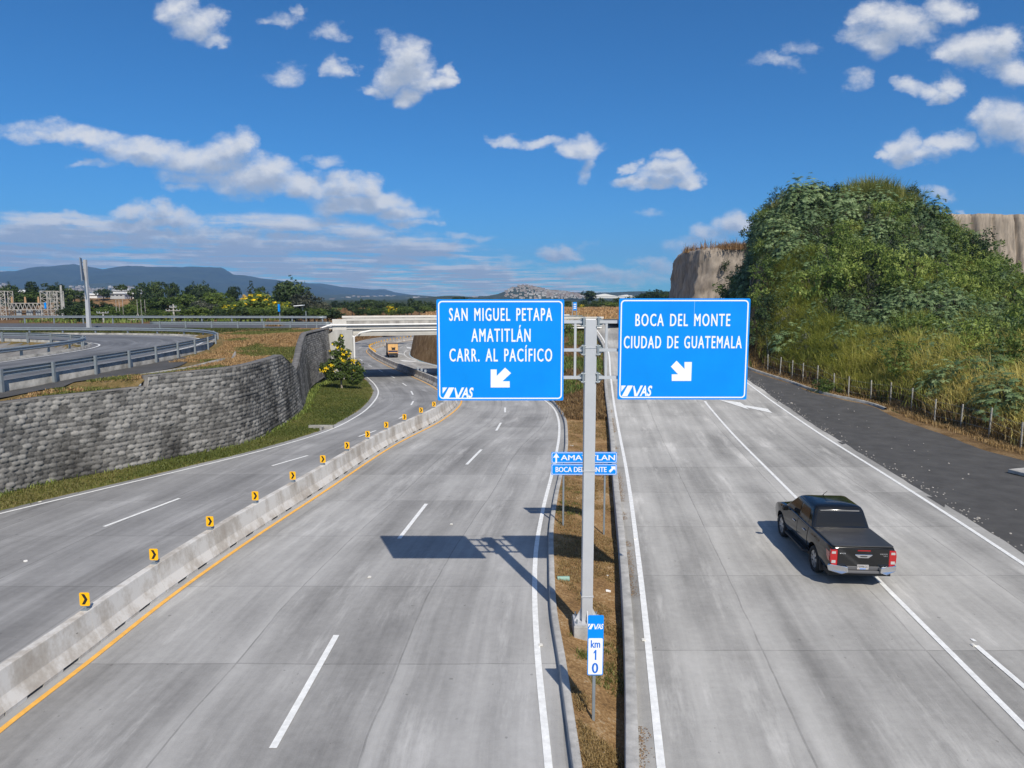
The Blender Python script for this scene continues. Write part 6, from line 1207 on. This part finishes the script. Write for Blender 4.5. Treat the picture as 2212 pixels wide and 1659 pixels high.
# ---------------------------------------------------------------- far buildings and towns
M_wall2 = [mat('white render', (.72, .72, .70), .8), mat('cream render', (.58, .54, .46), .8), mat('grey sheet roof', (.42, .43, .44), .6), mat('terracotta roof', (.34, .16, .09), .8)]
def house(px, py, D, w, d, h, label, m=0, rm=2, rz=0., group='far buildings'):
    x, _, z = PY(px, py, D); t = thing('building', label, 'building', (x, D, z-1), group, rz); mb = MB(); mb.b2((-w/2, -d/2, 0), (w/2, d/2, h+1)); mb.build('wall', M_wall2[m], t)
    mb = MB(); mb.prism([(-w/2-.3, h+1.0), (w/2+.3, h+1.0), (0, h+1+w*.10)], -d/2-.3, d/2+.3); mb.build('roof', M_wall2[rm], t)
    for k in range(3): mb = MB(); mb.b2((-w*.36+k*w*.27, -d/2-.03, h*.35+1), (-w*.2+k*w*.27, -d/2-.001, h*.62+1)); mb.build('window', M_plas, t)
x, _, z = PY(215, 672, 240); X, Yg = np.meshgrid(np.linspace(-1, 1, 50), np.linspace(-1, 1, 50)); rr_ = np.clip(1-np.sqrt(X**2+Yg**2), 0, 1); Z = 2+5.2*sm(0, .75, rr_)+.5*nz(X*20, Yg*20, .3)
G_slope = groundmat('orange earth slope', [(.3, (.10, .07, .03)), (.5, (.24, .14, .07)), (.75, (.34, .22, .12))], .08, .5, .8)
struct(sheet('hill', x+X*44, 255+Yg*40, Z, G_slope), 'orange brown earth slope with white sheds on top, left background', 'hill')
house(282, 640, 262, 8, 10, 1.9, 'white gabled warehouse on top of the orange slope behind dark trees'); house(262, 641, 250, 5, 5, .9, 'low grey shed left of the white warehouse', 2, 2); house(200, 640, 250, 6, 5, .4, 'low white roofed shed on the orange slope near the tall sign pole', 0, 0); house(176, 639, 250, 4, 4, .6, 'small white house on the orange slope behind the tall sign pole'); house(35, 637, 235, 9, 6, .8, 'white roofed building behind the left substation tower', 1, 0); house(138, 637, 240, 3, 3, .8, 'tiny white hut right of the substation pole')
house(1305, 641, 520, 20, 14, .1, 'long white warehouse roof on the horizon above the right big sign', 0, 0); house(1352, 641, 540, 14, 12, .1, 'shorter white warehouse roof right of the long one', 0, 0)
# hill town: a cone covered with houses
D = 2300.; P_ = [(1050,640),(1075,636),(1092,630),(1108,622),(1120,618),(1132,617.5),(1150,620),(1170,625),(1190,629),(1215,631),(1240,635),(1262,640)]
G_dk = groundmat('dark wooded hillside', [(.3, (.02, .035, .015)), (.6, (.05, .06, .03)), (.8, (.10, .09, .06))], .02, .2, .15)
cxh = np.array([PY(p[0], p[1], D)[0] for p in P_]); czh = np.array([PY(p[0], p[1], D)[2] for p in P_])
def townz(x, y): return 0+np.maximum(np.interp(x, cxh, czh), 0)*np.clip(1-((y-D)/260.)**2, 0, 1)
X, Yg = np.meshgrid(np.linspace(cxh[0]-20, cxh[-1]+20, 90), np.linspace(D-260, D+260, 60)); struct(sheet('hill', X, Yg, townz(X, Yg)+1.5*nz(X, Yg, .03), G_dk), 'far conical hill covered with a pale hillside town', 'hill')
r_ = np.random.default_rng(31)
def town(label, pts, m):
    mb = MB()
    for x, y, z, w, d, h, k in pts: mb.m = k; mb.b2((x-w/2, y-d/2, z-2), (x+w/2, y+d/2, z+h)); mb.m = 2+(k % 2); mb.b2((x-w/2-.3, y-d/2-.3, z+h), (x+w/2+.3, y+d/2+.3, z+h+.5))
    o = mb.build('town', m); tag(o, label, 'town', None, 'stuff')
pts = []
while len(pts) < 480:
    x = r_.uniform(cxh[2], cxh[-1]); y = D-r_.random()*255; z = float(townz(x, y)); f = (x-cxh[0])/(cxh[-1]-cxh[0])
    if r_.random() < (.35 if f < .35 and z > 14 else 1): pts.append((x, y, z, r_.uniform(4, 8), r_.uniform(5, 9), r_.uniform(2, 5), int(r_.integers(0, 2))))
M_far = [mat('weathered render', (.46, .44, .41), .9, var=.3, scale=.05), mat('block wall', (.34, .30, .26), .9), mat('rusty sheet roof', (.30, .27, .25), .8), mat('clay roof', (.26, .15, .10), .8)]
town('pale houses crowding the far conical hill', pts, M_far)
pts = []
for px0, px1, py0, py1, D0, n in ((150, 290, 619, 634, 2400, 300), (700, 905, 640, 652, 2600, 420), (905, 1075, 642, 648, 2600, 120), (0, 20, 612, 622, 2600, 20), (1180, 1330, 634, 642, 2600, 60)):
    for k in range(n):
        px = r_.uniform(px0, px1); f = r_.random(); py = py1+(py0-py1)*f**1.6; Dd = D0*(1+.55*f)*r_.uniform(.85, 1.15); x, y, z = PY(px, py, Dd); pts.append((x, y, z, r_.uniform(7, 22), r_.uniform(7, 14), r_.uniform(3, 7), int(r_.integers(0, 2))))
base = [(p[0], p[1], p[2]) for p in pts]
town('pale towns scattered over the far valley floor', pts, M_far)
# gentle slopes that carry the valley towns
def rise(name, px0, px1, py, D, dep, label):
    px = np.linspace(px0, px1, 60); zt = np.array([PY(p, py(p), D)[2] for p in px]); x0 = np.array([PY(p, 640, D)[0] for p in px]); R = np.linspace(-1, .6, 30)
    X = np.repeat(x0[None, :], 30, 0); Yg = D+R[:, None]*dep+X*0; edge = np.sin(np.linspace(0, math.pi, 60))**.4; Z = -8+(zt[None, :]*edge[None, :]+8)*np.where(R < 0, 1+R, 1-R/.6*.9)[:, None]**.9+nz(X, Yg, .01)*1.5; return struct(sheet(name, X, Yg, Z, G_dk), label, 'hill')
rise('hill', 60, 420, lambda p: 617+6*math.sin(p*.02), 3700, 1400, 'dark wooded rise below the left mountain'); rise('hill', 620, 960, lambda p: 637.5+2*math.sin(p*.04), 3900, 1500, 'wooded rise carrying the far town behind the bridge'); rise('hill', 880, 1080, lambda p: 640.5+1.5*math.sin(p*.05), 1500, 500, 'wooded ridge just left of the conical hill'); rise('hill', 1130, 1500, lambda p: 630.5+2*math.sin(p*.03)-1*(p > 1290), 2900, 700, 'long dark wooded ridge right of the conical hill')
# masts
for px, tp, bs, D, lb in ((1136, 611, 619, 2290, 'thin radio mast on the top of the far conical hill'), (1474, 604, 628, 800, 'red lattice mast on the horizon beside the grey cliff')):
    x, _, zt = PY(px, tp, D); zb = PY(px, bs, D)[2]; mb = MB(); w_ = (zt-zb)*.07
    for s_, q in ((-1, -1), (1, -1), (1, 1), (-1, 1)): mb.bar((x+s_*w_, D+q*w_, zb-8), (x+s_*w_*.3, D+q*w_*.3, zt), w_*.5)
    for k in range(6): z = zb+(zt-zb)*k/6; w2 = w_*(1-.7*k/6); mb.bar((x-w2, D-w2, z), (x+w2, D-w2, z+(zt-zb)/6), w_*.4)
    tag(mb.build('radio_mast', mat('mast red', (.45, .12, .08), .7) if D < 1000 else M_lat, None, (x, D, zb)), lb, 'mast')
# ---------------------------------------------------------------- small things on the ground
def med_at(px, py): p = PZ(px, py, .1); return p[0], p[1], float(med(np.array(p[0]), np.array(p[1]), np.clip((p[0]-XKL(p[1]))/(KRc(p[1])-XKL(p[1])), 0, 1)))
x, y, z = med_at(1217, 1251); mb = MB()
for r0 in (1,): mb.loft([[(x-.17+.34*f, y+.075*c, z+.07+.075*s_) for c, s_ in [(math.cos(k*.5236), math.sin(k*.5236)) for k in range(12)]] for f in (0, 1)], True, True)
tag(mb.build('pipe_offcut', mat('faded green plastic', (.22, .36, .30), .5), None, (x, y, z)), 'short faded green pipe piece lying on the dry median', 'pipe')
M_paper = mat('crumpled white litter', (.72, .71, .69), .8, var=.1, scale=20)
def scrap(px, py, s, label, road=None):
    if road is None: x, y, z = med_at(px, py)
    else: x, y, z = PZ(px, py, road)
    r_ = np.random.default_rng(int(px*7+py)); mb = MB(); n = 9; top = [(x+math.cos(k*.698)*s*r_.uniform(.5, 1), y+math.sin(k*.698)*s*r_.uniform(.5, 1.1), z+.015+s*r_.uniform(.02, .4)) for k in range(n)]; c = (x, y, z+s*.45); b = [(p[0], p[1], z-.01) for p in top]
    V = [c]+top+b; mb.add(V, [(0, 1+k, 1+(k+1) % n) for k in range(n)]+[(1+k, 1+n+k, 1+n+(k+1) % n, 1+(k+1) % n) for k in range(n)]); tag(mb.build('litter', M_paper, None, (x, y, z)), label, 'litter')
scrap(1235, 961, .13, 'crumpled white bag on the median beside the left kerb'); scrap(1313, 1221, .06, 'small white scrap right of the pole shadow on the median'); scrap(1313, 1253, .10, 'flat white paper scrap right of the gantry pole'); scrap(1327, 1640, .07, 'white scrap at the bottom of the median near the right kerb'); scrap(1301, 1600, .08, 'white paper scrap on the median below the kilometre marker'); scrap(1295, 1629, .06, 'small white scrap near the bottom edge of the median'); scrap(1243, 1001+80, .05, 'small pale scrap on the median behind the guide sign posts')
scrap(55, 1213, .07, 'small red and white scrap on the left carriageway', zL); scrap(520, 893, .0+.1, 'pale scrap on the verge', zL) if False else None
M_stud = mat('road stud', (.68, .66, .60), .4); Mst = MB(); Mst.prism([(-.05, 0), (.05, 0), (.032, .022), (-.032, .022)], -.05, .05); stm = Mst.mesh('road_stud'); stm.materials.append(M_stud)
k = 0
for px, py, zf, lb in ((1168, 1400, zL, 'pale road stud beside the white line left of the kilometre marker'), (1390, 1393, zR, 'pale road stud beside the white line right of the kilometre marker'), (1371, 1206-40, zR, 'pale road stud beside the white line level with the guide sign posts'), (798, 1253, zL, 'lone road stud in the middle of the centre carriageway'), (2103, 1396, zR, 'road stud at the start of the short white line on the right'), (1208, 983, zL, 'pale road stud just inside the curved white line above the guide sign'), (977, 1141-20, zL, 'faint road stud on the yellow line') if False else (975, 1135, zL, 'small pale road stud between two white dashes'), (86, 1085, zL, 'pale road stud on the white line below the stone wall')):
    x, y, z = PZ(px, py, zf); tag(link('road_stud', stm, None, None, (x, y, z+.012)), lb, 'road stud')
x, y, z = PZ(2205, 1025, zR); mb = MB(); mb.box((x+.5, y, z+.06), (1.5, 1.1, .16), .3); tag(mb.build('concrete_slab', M_conc, None, (x, y, z), bevel=.02), 'pale concrete slab on the gravel shoulder at the right edge', 'slab')
x, y, z = PZ(688, 930, zL); mb = MB(); mb.b2((x-.75, y+.5, z-.05), (x+.75, y+.68, z+.20)); mb.b2((x+.1, y-.1, z-.05), (x+.22, y+.5, z+.16)); mb.b2((x-.75, y+.68, z-.05), (x+.75, y+.9, z+.11)); tag(mb.build('drain_inlet', M_concd, None, (x, y, z)), 'small dark concrete drain inlet in the grass verge', 'drain')
rb = MB(); r_ = np.random.default_rng(8); 
STN = MB(); r2_ = np.random.default_rng(14); n = 8
STN.loft([[(math.cos(k*.785)*q*r2_.uniform(.8, 1.2), math.sin(k*.785)*q*r2_.uniform(.8, 1.2), h) for k in range(n)] for q, h in ((.9, -.1), (1, .3), (.6, .7), (.1, .8))]); sm_ = STN.mesh('stone'); sm_.materials.append(mat('grey rubble', (.36, .34, .31), .9, var=.3, scale=8)); V = []; Fa = []
bv = np.array([v.co for v in sm_.vertices]); bf = [tuple(p.vertices) for p in sm_.polygons]; G_ = MB()
for k in range(420):
    y = r_.uniform(16, 75); x = float(XRE(y))+.55+abs(r_.normal(0, .35))+(r_.random() < .25)*r_.uniform(0, 4); s_ = r_.uniform(.012, .045)*(1+2*(r_.random() < .04)); a = r_.uniform(0, 6.28); z = float(zR(y))-.02
    G_.add([(x+(p[0]*math.cos(a)-p[1]*math.sin(a))*s_, y+(p[0]*math.sin(a)+p[1]*math.cos(a))*s_, z+p[2]*s_) for p in bv], bf)
tag(G_.build('gravel', sm_.materials[0]), 'loose pale rubble scattered along the edge of the gravel shoulder', 'gravel', None, 'stuff')
for o in bpy.data.objects:
    if o.type == 'MESH' and len(o.data.polygons) == 0: print('EMPTY', o.name)
